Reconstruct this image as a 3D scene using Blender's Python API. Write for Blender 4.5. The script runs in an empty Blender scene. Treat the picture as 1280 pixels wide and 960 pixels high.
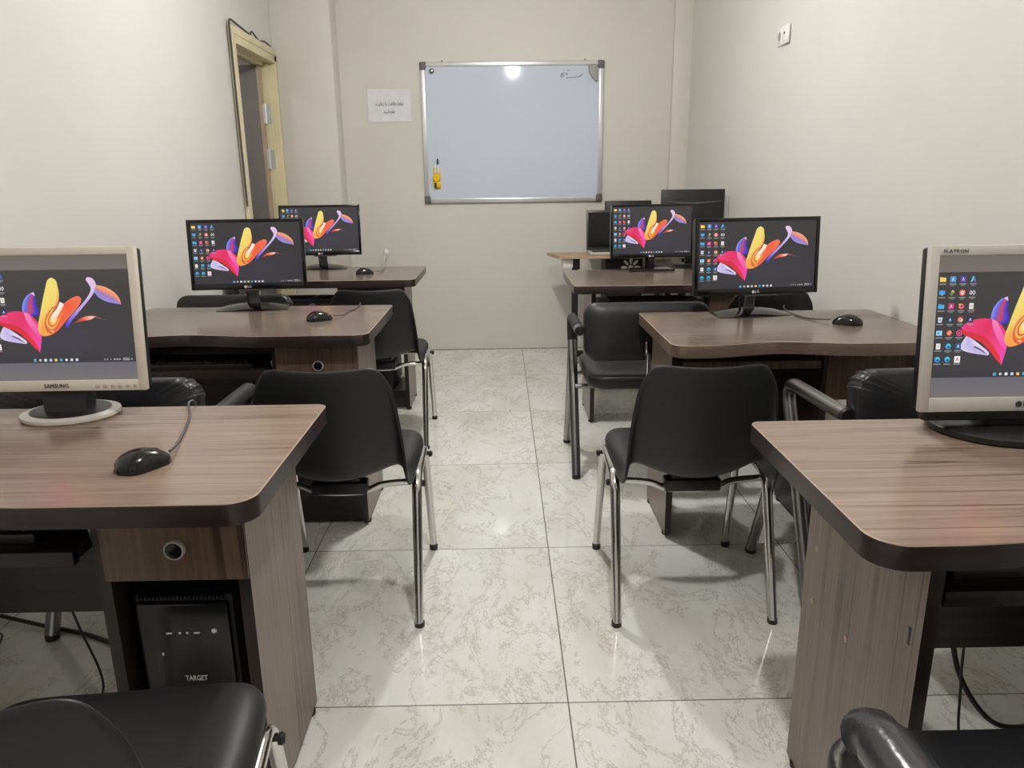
import bpy, bmesh, math, random
from mathutils import Vector, Matrix
random.seed(7)
PI = math.pi
scene = bpy.context.scene
C = scene.collection

# ------------------------------------------------------------------ materials
def lin(c):
    return tuple(((v / 255) / 12.92 if v / 255 <= .04045 else ((v / 255 + .055) / 1.055) ** 2.4) for v in c) + (1.0,)

def new_mat(name):
    m = bpy.data.materials.new(name); m.use_nodes = True
    return m, m.node_tree.nodes, m.node_tree.links, m.node_tree.nodes['Principled BSDF']

def coords(nt, scale=(1, 1, 1), loc=(0, 0, 0), kind='Object'):
    tc = nt.nodes.new('ShaderNodeTexCoord'); mp = nt.nodes.new('ShaderNodeMapping')
    mp.inputs['Scale'].default_value = scale; mp.inputs['Location'].default_value = loc
    nt.links.new(tc.outputs[kind], mp.inputs['Vector'])
    return mp.outputs['Vector']

def noise(nt, vec, scale=1., detail=4., rough=.5, dist=0.):
    n = nt.nodes.new('ShaderNodeTexNoise')
    n.inputs['Scale'].default_value = scale; n.inputs['Detail'].default_value = detail
    n.inputs['Roughness'].default_value = rough; n.inputs['Distortion'].default_value = dist
    if vec is not None: nt.links.new(vec, n.inputs['Vector'])
    return n.outputs['Fac']

def ramp(nt, fac, stops):
    r = nt.nodes.new('ShaderNodeValToRGB')
    e = r.color_ramp.elements
    e[0].position, e[0].color = stops[0]
    e[1].position, e[1].color = stops[-1]
    for p, c in stops[1:-1]:
        k = e.new(p); k.color = c
    nt.links.new(fac, r.inputs['Fac'])
    return r.outputs['Color']

def mathn(nt, op, a, b=None, c=None):
    n = nt.nodes.new('ShaderNodeMath'); n.operation = op
    for i, v in enumerate((a, b, c)):
        if v is None: continue
        if isinstance(v, (int, float)): n.inputs[i].default_value = v
        else: nt.links.new(v, n.inputs[i])
    return n.outputs[0]

def mix(nt, fac, a, b, mode='MIX'):
    n = nt.nodes.new('ShaderNodeMix'); n.data_type = 'RGBA'; n.blend_type = mode
    for i, v in ((0, fac), (6, a), (7, b)):
        if isinstance(v, (int, float, tuple)): n.inputs[i].default_value = v
        else: nt.links.new(v, n.inputs[i])
    return n.outputs[2]

def bump(nt, bsdf, h, strength=.2, dist=.01):
    b = nt.nodes.new('ShaderNodeBump'); b.inputs['Strength'].default_value = strength
    b.inputs['Distance'].default_value = dist
    nt.links.new(h, b.inputs['Height']); nt.links.new(b.outputs['Normal'], bsdf.inputs['Normal'])

def plain(name, rgb, rough=.5, metal=0., spec=.5, var=.06, vscale=12., bmp=0., bscale=200., coat=0.):
    m, N, L, b = new_mat(name); nt = m.node_tree
    v = noise(nt, coords(nt), vscale, 3)
    c = lin(rgb)
    lo = tuple(x * (1 - var) for x in c[:3]) + (1,); hi = tuple(min(1, x * (1 + var)) for x in c[:3]) + (1,)
    L.new(ramp(nt, v, [(.3, lo), (.7, hi)]), b.inputs['Base Color'])
    b.inputs['Roughness'].default_value = rough; b.inputs['Metallic'].default_value = metal
    b.inputs['Specular IOR Level'].default_value = spec
    b.inputs['Coat Weight'].default_value = coat
    if bmp: bump(nt, b, noise(nt, coords(nt), bscale, 4), bmp, .002)
    return m

def wood(name, dark, mid, light, axis, rough=.3, line=.55, streak=120., coat=0.):
    """axis: the grain runs along this object axis (0 x, 2 z)"""
    m, N, L, b = new_mat(name); nt = m.node_tree
    s = [streak, streak, streak]; s[axis] = 3.2
    f = noise(nt, coords(nt, tuple(s)), 1., 6, .62, .25)
    s2 = [7., 7., 7.]; s2[axis] = 1.6
    g = noise(nt, coords(nt, tuple(s2), (3, 1, 2)), 1., 3, .5, .4)
    s3 = [13., 13., 13.]; s3[axis] = .28
    h = noise(nt, coords(nt, tuple(s3), (7, 5, 9)), 1., 3, .5, .15)
    base = ramp(nt, f, [(.18, lin(dark)), (.5, lin(mid)), (.82, lin(light))])
    big = ramp(nt, g, [(.3, (.84, .83, .82, 1)), (.7, (1.08, 1.08, 1.08, 1))])
    c = mix(nt, 1., base, big, 'MULTIPLY')
    hd = mathn(nt, 'ABSOLUTE', mathn(nt, 'SUBTRACT', h, .5))
    crack = ramp(nt, hd, [(.0, (.16, .13, .12, 1)), (.007, (.40, .37, .35, 1)), (.020, (1, 1, 1, 1)), (1., (1, 1, 1, 1))])
    brk = noise(nt, coords(nt, (3, 3, 3), (2, 8, 4)), 1., 2)
    line = mathn(nt, 'MULTIPLY', line, ramp(nt, brk, [(.4, (.25, .25, .25, 1)), (.6, (1, 1, 1, 1))]))
    c = mix(nt, line, c, mix(nt, 1., c, crack, 'MULTIPLY'))
    L.new(c, b.inputs['Base Color'])
    b.inputs['Roughness'].default_value = rough
    b.inputs['Coat Weight'].default_value = coat; b.inputs['Coat Roughness'].default_value = .12
    bump(nt, b, f, .06, .002)
    return m

M = {}
M['wood_top'] = wood('WoodTop', (90, 77, 69), (114, 100, 90), (134, 120, 109), 0, .2, .8)
M['wood_top_warm'] = wood('WoodTopWarm', (104, 86, 75), (134, 114, 101), (156, 137, 124), 0, .2, .62)
M['wood_front'] = wood('WoodFront', (74, 57, 47), (104, 83, 69), (126, 104, 88), 2, .38, 1.)
M['wood_side'] = wood('WoodSide', (90, 77, 69), (116, 102, 93), (134, 121, 111), 2, .34, .9)  # same wood as the fronts, colour greyed to stand in for glare
M['wood_dark'] = wood('WoodDark', (32, 24, 23), (43, 33, 31), (54, 42, 40), 0, .35, .3)
M['wood_dark_v'] = wood('WoodDarkUpright', (32, 24, 23), (42, 32, 30), (52, 41, 38), 2, .35, .3)
M['edge_dark'] = wood('EdgeDark', (34, 26, 26), (42, 32, 32), (52, 40, 40), 0, .3, .2)
M['edge_brown'] = wood('EdgeBrown', (84, 68, 58), (104, 87, 76), (120, 102, 90), 0, .3, .4)
M['edge_light'] = plain('EdgeRim', (166, 146, 127), .3)  # pale bevel colour stands in for the highlight along tabletop edges
M['beige_top'] = wood('BeigeTop', (150, 122, 92), (172, 144, 112), (190, 164, 132), 0, .35, .3)
M['shell'] = plain('BlackShell', (25, 25, 27), .48, bmp=.10, bscale=420, var=.1)
M['leather'] = plain('BlackLeather', (27, 27, 29), .38, bmp=.18, bscale=160, var=.15)
M['wrap'] = plain('PlasticWrap', (52, 52, 54), .22, bmp=.8, bscale=26, var=.3, vscale=30)
M['chrome'] = plain('Chrome', (205, 203, 200), .12, 1., var=.03)
M['steel'] = plain('GreySteel', (150, 150, 150), .28, 1., var=.05)
M['black_plastic'] = plain('BlackPlastic', (24, 24, 25), .38, var=.1)
M['black_gloss'] = plain('BlackGloss', (16, 16, 17), .14, var=.1)
M['black_matte'] = plain('BlackMatte', (20, 20, 21), .6, var=.1)
M['grey_gloss'] = plain('GreyGloss', (78, 78, 80), .22, var=.1)
M['silver'] = plain('SilverPlastic', (205, 196, 182), .34, var=.02)
M['silver_grey'] = plain('SilverGreyPlastic', (182, 178, 170), .34, var=.02)
M['alu'] = plain('BrushedAluminium', (212, 213, 213), .3, .45, var=.03)
M['corner'] = plain('CornerGrey', (88, 88, 90), .5)
M['board'] = plain('WhiteboardEnamel', (201, 209, 223), .07, spec=.22, var=.012, vscale=3)
M['yellow'] = plain('YellowPlastic', (226, 186, 20), .4)
M['white_plastic'] = plain('WhitePlastic', (232, 232, 230), .35)
M['grey_plastic'] = plain('GreyPlastic', (150, 150, 150), .5)
M['paper'] = plain('SleevedPaper', (222, 221, 226), .2, bmp=.6, bscale=14, var=.04, vscale=18)
M['ink'] = plain('Ink', (70, 70, 76), .6)
M['ink_dark'] = plain('InkDark', (48, 46, 46), .6)
M['print_white'] = plain('PrintWhite', (225, 225, 225), .5)
M['cream'] = plain('CreamPaint', (214, 203, 168), .4, var=.07, vscale=6)
M['grey_door'] = plain('GreyDoor', (108, 103, 102), .45)
M['door_edge'] = plain('DoorEdge', (168, 148, 126), .5, var=.12)
M['cable'] = plain('BlackCable', (22, 22, 23), .4)
M['cable_grey'] = plain('GreyCable', (72, 70, 70), .5)
M['fascia'] = plain('PCFascia', (20, 21, 21), .2, var=.1)
M['led'] = plain('PowerButton', (225, 228, 230), .3)
M['white_light'] = plain('PaleDuct', (200, 196, 186), .5)
M['grime'] = plain('Grime', (150, 143, 130), .8, var=.3, vscale=30)

def wall_mat(name, rgb, dx=0):
    m, N, L, b = new_mat(name); nt = m.node_tree
    v = noise(nt, coords(nt), 1.1, 4, .55)
    c = lin(rgb)
    lo = tuple(x * .955 for x in c[:3]) + (1,); hi = tuple(min(1, x * 1.03) for x in c[:3]) + (1,)
    L.new(ramp(nt, v, [(.3, lo), (.7, hi)]), b.inputs['Base Color'])
    b.inputs['Roughness'].default_value = .5
    b.inputs['Specular IOR Level'].default_value = .3
    bump(nt, b, noise(nt, coords(nt), 9, 5), .05, .01)
    return m
M['wall'] = wall_mat('WallPaint', (211, 208, 200))
M['wall_side'] = wall_mat('WallPaintSide', (210, 208, 203))
M['ceiling'] = wall_mat('CeilingPaint', (232, 229, 222))

def floor_mat():
    m, N, L, b = new_mat('MarbleTile'); nt = m.node_tree
    v = coords(nt)
    sx = nt.nodes.new('ShaderNodeSeparateXYZ'); L.new(v, sx.inputs[0])
    def fr(o, off):
        a = mathn(nt, 'DIVIDE', mathn(nt, 'ADD', o, off), .8)
        f = mathn(nt, 'FRACT', a)
        d = mathn(nt, 'ABSOLUTE', mathn(nt, 'SUBTRACT', f, .5))
        return mathn(nt, 'GREATER_THAN', d, .5 - .0021), mathn(nt, 'FLOOR', a)
    jx, ix = fr(sx.outputs['X'], 80.0); jy, iy = fr(sx.outputs['Y'], 80.0)
    joint = mathn(nt, 'MAXIMUM', jx, jy)
    # shift the veining from tile to tile
    cmb = nt.nodes.new('ShaderNodeCombineXYZ')
    L.new(mathn(nt, 'MULTIPLY', ix, 3.7), cmb.inputs[0]); L.new(mathn(nt, 'MULTIPLY', iy, 5.3), cmb.inputs[1])
    L.new(mathn(nt, 'ADD', mathn(nt, 'MULTIPLY', ix, 1.3), mathn(nt, 'MULTIPLY', iy, 2.1)), cmb.inputs[2])
    va = nt.nodes.new('ShaderNodeVectorMath'); va.operation = 'ADD'
    L.new(v, va.inputs[0]); L.new(cmb.outputs[0], va.inputs[1])
    vm = nt.nodes.new('ShaderNodeMapping'); vm.inputs['Scale'].default_value = (1.5, .8, 1)
    L.new(va.outputs[0], vm.inputs[0])
    vec = vm.outputs[0]
    n1 = noise(nt, vec, 4.2, 9, .72, .5)
    vein = mathn(nt, 'ABSOLUTE', mathn(nt, 'SUBTRACT', n1, .5))
    vein = ramp(nt, vein, [(.0, (1, 1, 1, 1)), (.006, (.4, .4, .4, 1)), (.016, (0, 0, 0, 1))])
    n1b = noise(nt, vec, 10., 9, .74, .3)
    vein2 = mathn(nt, 'ABSOLUTE', mathn(nt, 'SUBTRACT', n1b, .53))
    vein2 = ramp(nt, vein2, [(.0, (1, 1, 1, 1)), (.02, (0, 0, 0, 1))])
    msk = ramp(nt, noise(nt, vec, 2.6, 3, .5, .2), [(.46, (0, 0, 0, 1)), (.62, (1, 1, 1, 1))])
    vein2 = mix(nt, 1., vein2, msk, 'MULTIPLY')
    cloud = noise(nt, vec, 2.2, 5, .6)
    base = ramp(nt, cloud, [(.3, lin((203, 200, 191))), (.5, lin((217, 216, 211))), (.7, lin((226, 225, 222)))])
    c = mix(nt, mathn(nt, 'MULTIPLY', vein, .55), base, lin((124, 112, 94)))
    c = mix(nt, mathn(nt, 'MULTIPLY', vein2, .27), c, lin((138, 122, 98)))
    c = mix(nt, joint, c, lin((84, 76, 66)))
    L.new(c, b.inputs['Base Color'])
    b.inputs['Roughness'].default_value = .06
    b.inputs['Specular IOR Level'].default_value = .55
    rr = mathn(nt, 'ADD', mathn(nt, 'MULTIPLY', joint, .5), mathn(nt, 'ADD', .045, mathn(nt, 'MULTIPLY', cloud, .05)))
    L.new(rr, b.inputs['Roughness'])
    return m
M['floor'] = floor_mat()

def screen_mat():
    m, N, L, b = new_mat('LitScreen'); nt = m.node_tree
    a = nt.nodes.new('ShaderNodeVertexColor'); a.layer_name = 'Col'
    b.inputs['Base Color'].default_value = (.012, .012, .013, 1)
    b.inputs['Roughness'].default_value = .35
    L.new(a.outputs['Color'], b.inputs['Emission Color'])
    b.inputs['Emission Strength'].default_value = 1.0
    return m
M['screen'] = screen_mat()

# ------------------------------------------------------------------ mesh builder
class MB:
    def __init__(s): s.v = []; s.f = []; s.mi = []; s.sm = []
    def add(s, vs, fs, mi=0, smooth=False, mat=None):
        o = len(s.v)
        for p in vs:
            p = Vector(p)
            s.v.append(mat @ p if mat is not None else p)
        for i, f in enumerate(fs):
            s.f.append([o + k for k in f]); s.mi.append(mi[i] if isinstance(mi, list) else mi); s.sm.append(smooth)
        return s
    def box(s, c, d, bev=0., mi=0, mat=None, seg=2):
        bm = bmesh.new(); bmesh.ops.create_cube(bm, size=1)
        for v in bm.verts: v.co = Vector((v.co.x * d[0], v.co.y * d[1], v.co.z * d[2]))
        if bev > 0:
            bmesh.ops.bevel(bm, geom=bm.edges[:], offset=min(bev, min(d) * .49), segments=seg, affect='EDGES', profile=.5)
        bm.verts.ensure_lookup_table()
        vs = [v.co + Vector(c) for v in bm.verts]; fs = [[v.index for v in f.verts] for f in bm.faces]
        bm.free()
        return s.add(vs, fs, mi, bev > 0, mat)
    def span(s, a, b, bev=0., mi=0, mat=None):
        c = [(x + y) / 2 for x, y in zip(a, b)]; d = [abs(y - x) for x, y in zip(a, b)]
        return s.box(c, d, bev, mi, mat)
    def tube(s, pts, r=.01, n=12, mi=0, cap=True, mat=None, flat=1.):
        pts = [Vector(p) for p in pts]; m = len(pts)
        rs = r if isinstance(r, (list, tuple)) else [r] * m
        T = [(pts[min(i + 1, m - 1)] - pts[max(i - 1, 0)]).normalized() for i in range(m)]
        up = Vector((0, 0, 1)) if abs(T[0].z) < .9 else Vector((1, 0, 0))
        N = (up - T[0] * up.dot(T[0])).normalized()
        vs = []; fs = []
        for i in range(m):
            N = (N - T[i] * N.dot(T[i])).normalized(); B = T[i].cross(N)
            for k in range(n):
                a = 2 * PI * k / n
                vs.append(pts[i] + N * math.cos(a) * rs[i] + B * math.sin(a) * rs[i] * flat)
        for i in range(m - 1):
            for k in range(n):
                fs.append([i * n + k, i * n + (k + 1) % n, (i + 1) * n + (k + 1) % n, (i + 1) * n + k])
        s.add(vs, fs, mi, True, mat)
        if cap:
            s.add(vs[:n], [list(range(n))[::-1]], mi, False, mat); s.add(vs[-n:], [list(range(n))], mi, False, mat)
        return s
    def lathe(s, prof, n=24, mi=0, sx=1., sy=1., c=(0, 0, 0), mat=None, smooth=True):
        vs = []; fs = []
        for r, z in prof:
            for k in range(n):
                a = 2 * PI * k / n
                vs.append((c[0] + r * sx * math.cos(a), c[1] + r * sy * math.sin(a), c[2] + z))
        m = len(prof)
        for i in range(m - 1):
            for k in range(n):
                fs.append([i * n + k, i * n + (k + 1) % n, (i + 1) * n + (k + 1) % n, (i + 1) * n + k])
        s.add(vs, fs, mi, smooth, mat)
        s.add(vs[:n], [list(range(n))[::-1]], mi, False, mat); s.add(vs[-n:], [list(range(n))], mi, False, mat)
        return s
    def prism(s, poly, z0, z1, mi=0, mi_side=None, mat=None, bev=0., mi_rim=None):
        n = len(poly)
        if mi_side is None: mi_side = mi
        if bev:
            cx = sum(p[0] for p in poly) / n; cy = sum(p[1] for p in poly) / n
            top = []
            for p in poly:
                d = Vector((p[0] - cx, p[1] - cy)); l = d.length
                top.append((p[0] - d.x / l * bev, p[1] - d.y / l * bev))
            vs = [(x, y, z0) for x, y in poly] + [(x, y, z1 - bev) for x, y in poly] + [(x, y, z1) for x, y in top]
            s.add(vs, [[k, (k + 1) % n, n + (k + 1) % n, n + k] for k in range(n)], mi_side, False, mat)
            s.add(vs, [[n + k, n + (k + 1) % n, 2 * n + (k + 1) % n, 2 * n + k] for k in range(n)], mi_side if mi_rim is None else mi_rim, False, mat)
            s.add(vs[2 * n:], [list(range(n))], mi, False, mat); s.add(vs[:n], [list(range(n))[::-1]], mi, False, mat)
            return s
        vs = [(x, y, z0) for x, y in poly] + [(x, y, z1) for x, y in poly]
        s.add(vs, [[k, (k + 1) % n, n + (k + 1) % n, n + k] for k in range(n)], mi_side, False, mat)
        s.add(vs[n:], [list(range(n))], mi, False, mat); s.add(vs[:n], [list(range(n))[::-1]], mi, False, mat)
        return s
    def grid(s, P, mi=0, mat=None, closed=False):
        m = len(P); n = len(P[0])
        vs = [p for row in P for p in row]; fs = []
        for i in range(m - 1):
            for k in range(n if closed else n - 1):
                k2 = (k + 1) % n
                fs.append([i * n + k, i * n + k2, (i + 1) * n + k2, (i + 1) * n + k])
        return s.add(vs, fs, mi, True, mat)
    def mesh(s, name, mats):
        me = bpy.data.meshes.new(name)
        me.from_pydata([tuple(v) for v in s.v], [], s.f)
        for m in (mats if isinstance(mats, (list, tuple)) else [mats]): me.materials.append(M[m] if isinstance(m, str) else m)
        me.polygons.foreach_set('material_index', s.mi); me.polygons.foreach_set('use_smooth', s.sm)
        me.update()
        return me
    def build(s, name, mats, parent=None, weld=True, angle=True, loc=None):
        me = s.mesh(name, mats)
        if weld:
            bm = bmesh.new(); bm.from_mesh(me)
            bmesh.ops.remove_doubles(bm, verts=bm.verts, dist=1e-5)
            bm.to_mesh(me); bm.free()
        o = bpy.data.objects.new(name, me); C.objects.link(o)
        if angle: 
            try: me.set_sharp_from_angle(angle=math.radians(38))
            except Exception: pass
        if parent: o.parent = parent
        if loc: o.location = loc
        return o

def smooth_path(pts, k=6):
    pts = [Vector(p) for p in pts]; out = []
    for i in range(len(pts) - 1):
        p0 = pts[max(i - 1, 0)]; p1 = pts[i]; p2 = pts[i + 1]; p3 = pts[min(i + 2, len(pts) - 1)]
        for j in range(k):
            t = j / k
            out.append(.5 * ((2 * p1) + (p2 - p0) * t + (2 * p0 - 5 * p1 + 4 * p2 - p3) * t * t + (3 * p1 - p0 - 3 * p2 + p3) * t ** 3))
    out.append(pts[-1]); return out

def fillet(pts, r=.03, k=6):
    """polyline with rounded corners"""
    pts = [Vector(p) for p in pts]; out = [pts[0]]
    for i in range(1, len(pts) - 1):
        a, b, c = pts[i - 1], pts[i], pts[i + 1]
        d1 = (a - b); d2 = (c - b); rr = min(r, d1.length * .45, d2.length * .45)
        p = b + d1.normalized() * rr; q = b + d2.normalized() * rr
        for j in range(k + 1):
            t = j / k
            out.append(p * (1 - t) ** 2 + b * 2 * t * (1 - t) + q * t * t)
    out.append(pts[-1]); return out

def tag(o, label=None, cat=None, group=None, kind=None):
    if label: o['label'] = label
    if cat: o['category'] = cat
    if group: o['group'] = group
    if kind: o['kind'] = kind
    return o
def thing(name, label, cat, loc=(0, 0, 0), rz=0., group=None):
    o = bpy.data.objects.new(name, None); C.objects.link(o)
    o.empty_display_size = .05
    o.location = loc; o.rotation_euler = (0, 0, rz)
    return tag(o, label, cat, group)
def children(o): return [c for c in bpy.data.objects if c.parent == o]
def copy_tree(o, parent=None):
    c = o.copy(); C.objects.link(c)
    if parent: c.parent = parent
    for ch in children(o): copy_tree(ch, c)
    return c
def place(proto, used, loc, rz, label, group):
    o = proto if not used else copy_tree(proto)
    o.location = loc; o.rotation_euler = (0, 0, rz)
    return tag(o, label, None, group)
def struct(mb, name, mats):
    return tag(mb.build(name, mats), kind='structure')

def text_mesh(s, size, name, mat, parent=None, matrix=None, extrude=.0003, width=None, align='CENTER'):
    cu = bpy.data.curves.new(name, 'FONT'); cu.body = s; cu.size = size; cu.extrude = extrude
    cu.align_x = align; cu.align_y = 'CENTER'; cu.resolution_u = 2
    t = bpy.data.objects.new(name, cu); C.objects.link(t)
    bpy.context.view_layer.update()
    me = bpy.data.meshes.new_from_object(t.evaluated_get(bpy.context.evaluated_depsgraph_get()))
    bpy.data.objects.remove(t)
    me.name = name
    if width and me.vertices:
        xs = [v.co.x for v in me.vertices]; w = max(xs) - min(xs)
        for v in me.vertices: v.co.x *= width / w
    me.materials.clear(); me.materials.append(M[mat])
    if matrix is not None: me.transform(matrix)
    o = bpy.data.objects.new(name, me); C.objects.link(o)
    if parent: o.parent = parent
    return o
FACE = Matrix.Rotation(PI / 2, 4, 'X')          # text in xy -> upright, facing -y

# ------------------------------------------------------------------ camera
cam = bpy.data.cameras.new('camera'); co = bpy.data.objects.new('camera', cam); C.objects.link(co)
F_PX, PITCH, YAW, ROLL = 938.80, .26458, .01169, -.01231
cam.sensor_fit = 'HORIZONTAL'; cam.sensor_width = 36; cam.lens = F_PX / 1280 * 36
fwd = Vector((math.sin(YAW) * math.cos(PITCH), math.cos(YAW) * math.cos(PITCH), -math.sin(PITCH)))
rt = Vector((math.cos(YAW), -math.sin(YAW), 0)); up = rt.cross(fwd)
R_ = rt * math.cos(ROLL) + up * math.sin(ROLL); U_ = -rt * math.sin(ROLL) + up * math.cos(ROLL)
mw = Matrix((R_, U_, -fwd)).transposed().to_4x4(); mw.translation = Vector((-.1455, -1.558, 1.2268))
co.matrix_world = mw
cam.clip_start = .02
scene.camera = co

# ------------------------------------------------------------------ room shell
H = 2.8; XL = -1.63; YB = 3.985; YN = -3.2
def xr(y): return 1.167 + .0435 * (4.0 - y)
struct(MB().span((-3.6, YN - .2, -.1), (1.9, 5.4, 0)), 'floor', 'floor')
struct(MB().span((-3.6, YN - .2, H), (1.9, 5.4, H + .1)), 'ceiling', 'ceiling')
struct(MB().span((-1.45, YB, 0), (1.9, YB + .15, H)), 'wall_back', 'wall')
nw = MB(); nw.span((-1.9, YN - .15, 0), (-1.45, YN, H)); nw.span((1.3, YN - .15, 0), (1.9, YN, H)); nw.span((-1.45, YN - .15, 2.45), (1.3, YN, H))  # wide opening added in this unseen wall to let soft fill in
struct(nw, 'wall_near', 'wall')
rw = MB()
rw.prism([(xr(YN), YN), (xr(YN) + .2, YN), (xr(4.0) + .2, YB), (xr(4.0), YB)], 0, H)
struct(rw, 'wall_right', 'wall_side')
lw = MB()
lw.span((XL - .14, YN, 0), (XL, 2.985, H)); lw.span((XL - .14, 2.985, 2.03), (XL, 3.775, H))
lw.span((XL - .14, 3.775, 0), (XL, 5.3, H))
struct(lw, 'wall_left', 'wall_side')
struct(MB().span((XL, 3.79, 0), (-1.238, YB + .1, H), .004), 'wall_column', 'wall')
struct(MB().span((1.048, YB - .045, 0), (1.19, YB, H), .006), 'trim_corner', 'wall')
gb = MB(); gb.span((-1.236, YB - .004, 0), (1.046, YB, .006))
struct(gb, 'trim_back', 'grime')
# corridor seen through the open doorway
cw = MB(); cw.span((-3.3, 5.1, 0), (XL - .14, 5.2, H)); cw.span((-3.4, 1.8, 0), (-3.3, 5.2, H)); cw.span((-3.3, 1.8, 0), (XL - .14, 1.9, H))
struct(cw, 'wall_corridor', 'wall')

# door frame in the left wall with the leaf swung out into the corridor
df = thing('door_1', None, None, (XL, 0, 0)); df['kind'] = 'structure'
fr = MB()
fr.span((-.15, 2.96, 0), (.022, 3.005, 2.0), .003)                      # near jamb
fr.span((-.15, 3.755, 0), (.022, 3.815, 2.0), .003)                     # far jamb
fr.span((-.149, 3.004, 1.985), (.021, 3.756, 2.045), .003)                # head
fr.span((.004, 2.93, 0), (.026, 2.975, 2.031), .003); fr.span((.004, 3.79, 0), (.026, 3.825, 2.031), .003)
fr.span((.004, 2.93, 2.03), (.026, 3.825, 2.072), .003)
fr.span((-.15, 3.725, 0), (-.018, 3.757, 1.985), .002); fr.span((-.09, 3.003, 0), (-.05, 3.02, 1.985), .002)
fr.span((-.09, 3.0, 1.965), (-.05, 3.757, 1.986), .002)
fr.build('door_frame', 'cream', df)
leaf = MB(); leaf.span((-.85, 3.665, .01), (-.080, 3.705, 1.965), .002).build('door_leaf', 'grey_door', df)
le = MB(); le.span((-.080, 3.663, .01), (-.060, 3.707, 1.965), .001).build('door_edge', 'door_edge', df)
for z in (.35, 1.385, 1.67):
    h = MB(); h.span((-.0605, 3.668, z - .06), (-.056, 3.706, z + .06)); h.span((-.057, 3.7225, z - .06), (-.022, 3.7265, z + .06))
    h.span((-.057, 3.706, z - .06), (-.052, 3.726, z + .06))
    h.tube([(-.054, 3.708, z - .065), (-.054, 3.708, z + .065)], .007, 8)
    h.build('hinge', 'alu', df)
cb = MB()
pp = [(.02, 2.925, 1.1), (.022, 2.918, 1.5), (.02, 2.924, 1.85), (.022, 2.918, 2.0), (.022, 2.918, 2.06), (.022, 2.928, 2.088), (.022, 2.955, 2.096), (.022, 3.02, 2.092), (.02, 3.1, 2.088), (.024, 3.25, 2.075), (.02, 3.33, 2.098), (.02, 3.45, 2.07), (.024, 3.55, 2.083), (.02, 3.68, 2.075)]
cb.tube(smooth_path(pp), .006, 6)
pp2 = [(.018, 3.22, 2.083), (.02, 3.3, 2.06), (.018, 3.42, 2.068), (.02, 3.6, 2.062), (.018, 3.70, 2.078)]
cb.tube(smooth_path(pp2), .005, 6)
cbo = cb.build('door_cable', 'cable_grey', None, loc=(XL, 0, 0))
tag(cbo, 'dark cable run loosely around the top and side of the cream door frame', 'cable')

# ------------------------------------------------------------------ whiteboard
wb = thing('whiteboard', 'framed whiteboard hung on the back wall', 'whiteboard', (-.054, YB, 1.545))
W2, H2 = .630, .468
MB().box((0, -.012, 0), (W2 * 2 - .04, .012, H2 * 2 - .04)).build('writing_surface', 'board', wb)
f = MB()
for sx in (-1, 1):
    f.box((sx * (W2 - .016), -.012, 0), (.032, .022, H2 * 2 - .07), .006); f.box((sx * (W2 - .023), -.020, 0), (.004, .012, H2 * 2 - .07), .001)
for sz in (-1, 1):
    f.box((0, -.012, sz * (H2 - .016)), (W2 * 2 - .07, .022, .032), .006); f.box((0, -.020, sz * (H2 - .023)), (W2 * 2 - .07, .012, .004), .001)
f.build('frame', 'alu', wb)
for sx in (-1, 1):
    for sz in (-1, 1):
        k = MB(); x = sx * (W2 - .020); z = sz * (H2 - .020)
        k.box((x, -.014, sz * (H2 - .018)), (.046, .026, .04), .008, seg=3); k.box((sx * (W2 - .018), -.0145, z - sz * .006), (.0395, .026, .052), .008, seg=3)
        k.build('corner_cap', 'corner', wb)
for x in (-.48, .5):
    MB().tube([(x, -.004, H2 + .002), (x, -.004, H2 + .012)], .006, 8).build('hanging_hook', 'steel', wb)
ink = MB()
def stroke(pts, r=.002): ink.tube(smooth_path([(x, -.0185, z) for x, z in pts], 5), r, 5)
bx0, bz0 = .387, .372
stroke([(bx0 - .052, bz0 + .004), (bx0 - .046, bz0 + .015), (bx0 - .036, bz0 + .006), (bx0 - .040, bz0 - .008), (bx0 - .05, bz0 - .006), (bx0 - .052, bz0 + .004)], .0022)
stroke([(bx0 - .028, bz0 + .022), (bx0 - .034, bz0 + .012)], .0018)
stroke([(bx0 - .020, bz0 + .010), (bx0 - .008, bz0 + .010)], .0035)
stroke([(bx0 - .006, bz0 + .032), (bx0 + .004, bz0 + .034)], .0025)
stroke([(bx0 - .016, bz0 - .012), (bx0 + .03, bz0 - .012), (bx0 + .075, bz0 - .006), (bx0 + .09, bz0 + .006), (bx0 + .096, bz0 + .014)], .0018)
ink.build('handwriting', 'ink', wb)
# magnet at the top left, eraser at the top right, pen holder at bottom left: each its own thing
mg = MB(); mg.lathe([(.017, 0), (.017, .006), (.012, .010), (.006, .012)], 20, mat=Matrix.Translation((-.605 + .0, YB - .018, 1.955)) @ FACE)
tag(mg.build('board_magnet', 'steel'), 'small round metal magnet in the top left corner of the whiteboard', 'magnet')
er = MB()
er.prism([(-.04, .05), (.022, .05), (.022, -.055), (.006, -.055), (-.012, -.035), (-.030, -.008), (-.038, .02)], 0, .022, mat=Matrix.Translation((.508, YB - .018, 1.935)) @ FACE, bev=.004)
tag(er.build('board_eraser', 'grey_plastic'), 'grey half-round eraser in the top right corner of the whiteboard', 'eraser')
ph = thing('pen_holder', 'yellow plastic pen holder stuck low on the left of the whiteboard', 'pen holder', (-.594, YB - .018, 1.255))
p = MB(); p.box((0, -.004, -.005), (.050, .006, .145), .002); p.lathe([(.027, 0), (.027, .022), (.024, .025)], 20, mat=Matrix.Translation((-.002, -.004, -.002)) @ FACE)
p.box((0, -.013, -.05), (.046, .022, .04), .004)
p.build('holder_body', 'yellow', ph)
MB().box((-.010, -.025, -.055), (.015, .003, .034)).build('dark_slot', 'black_matte', ph)
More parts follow.
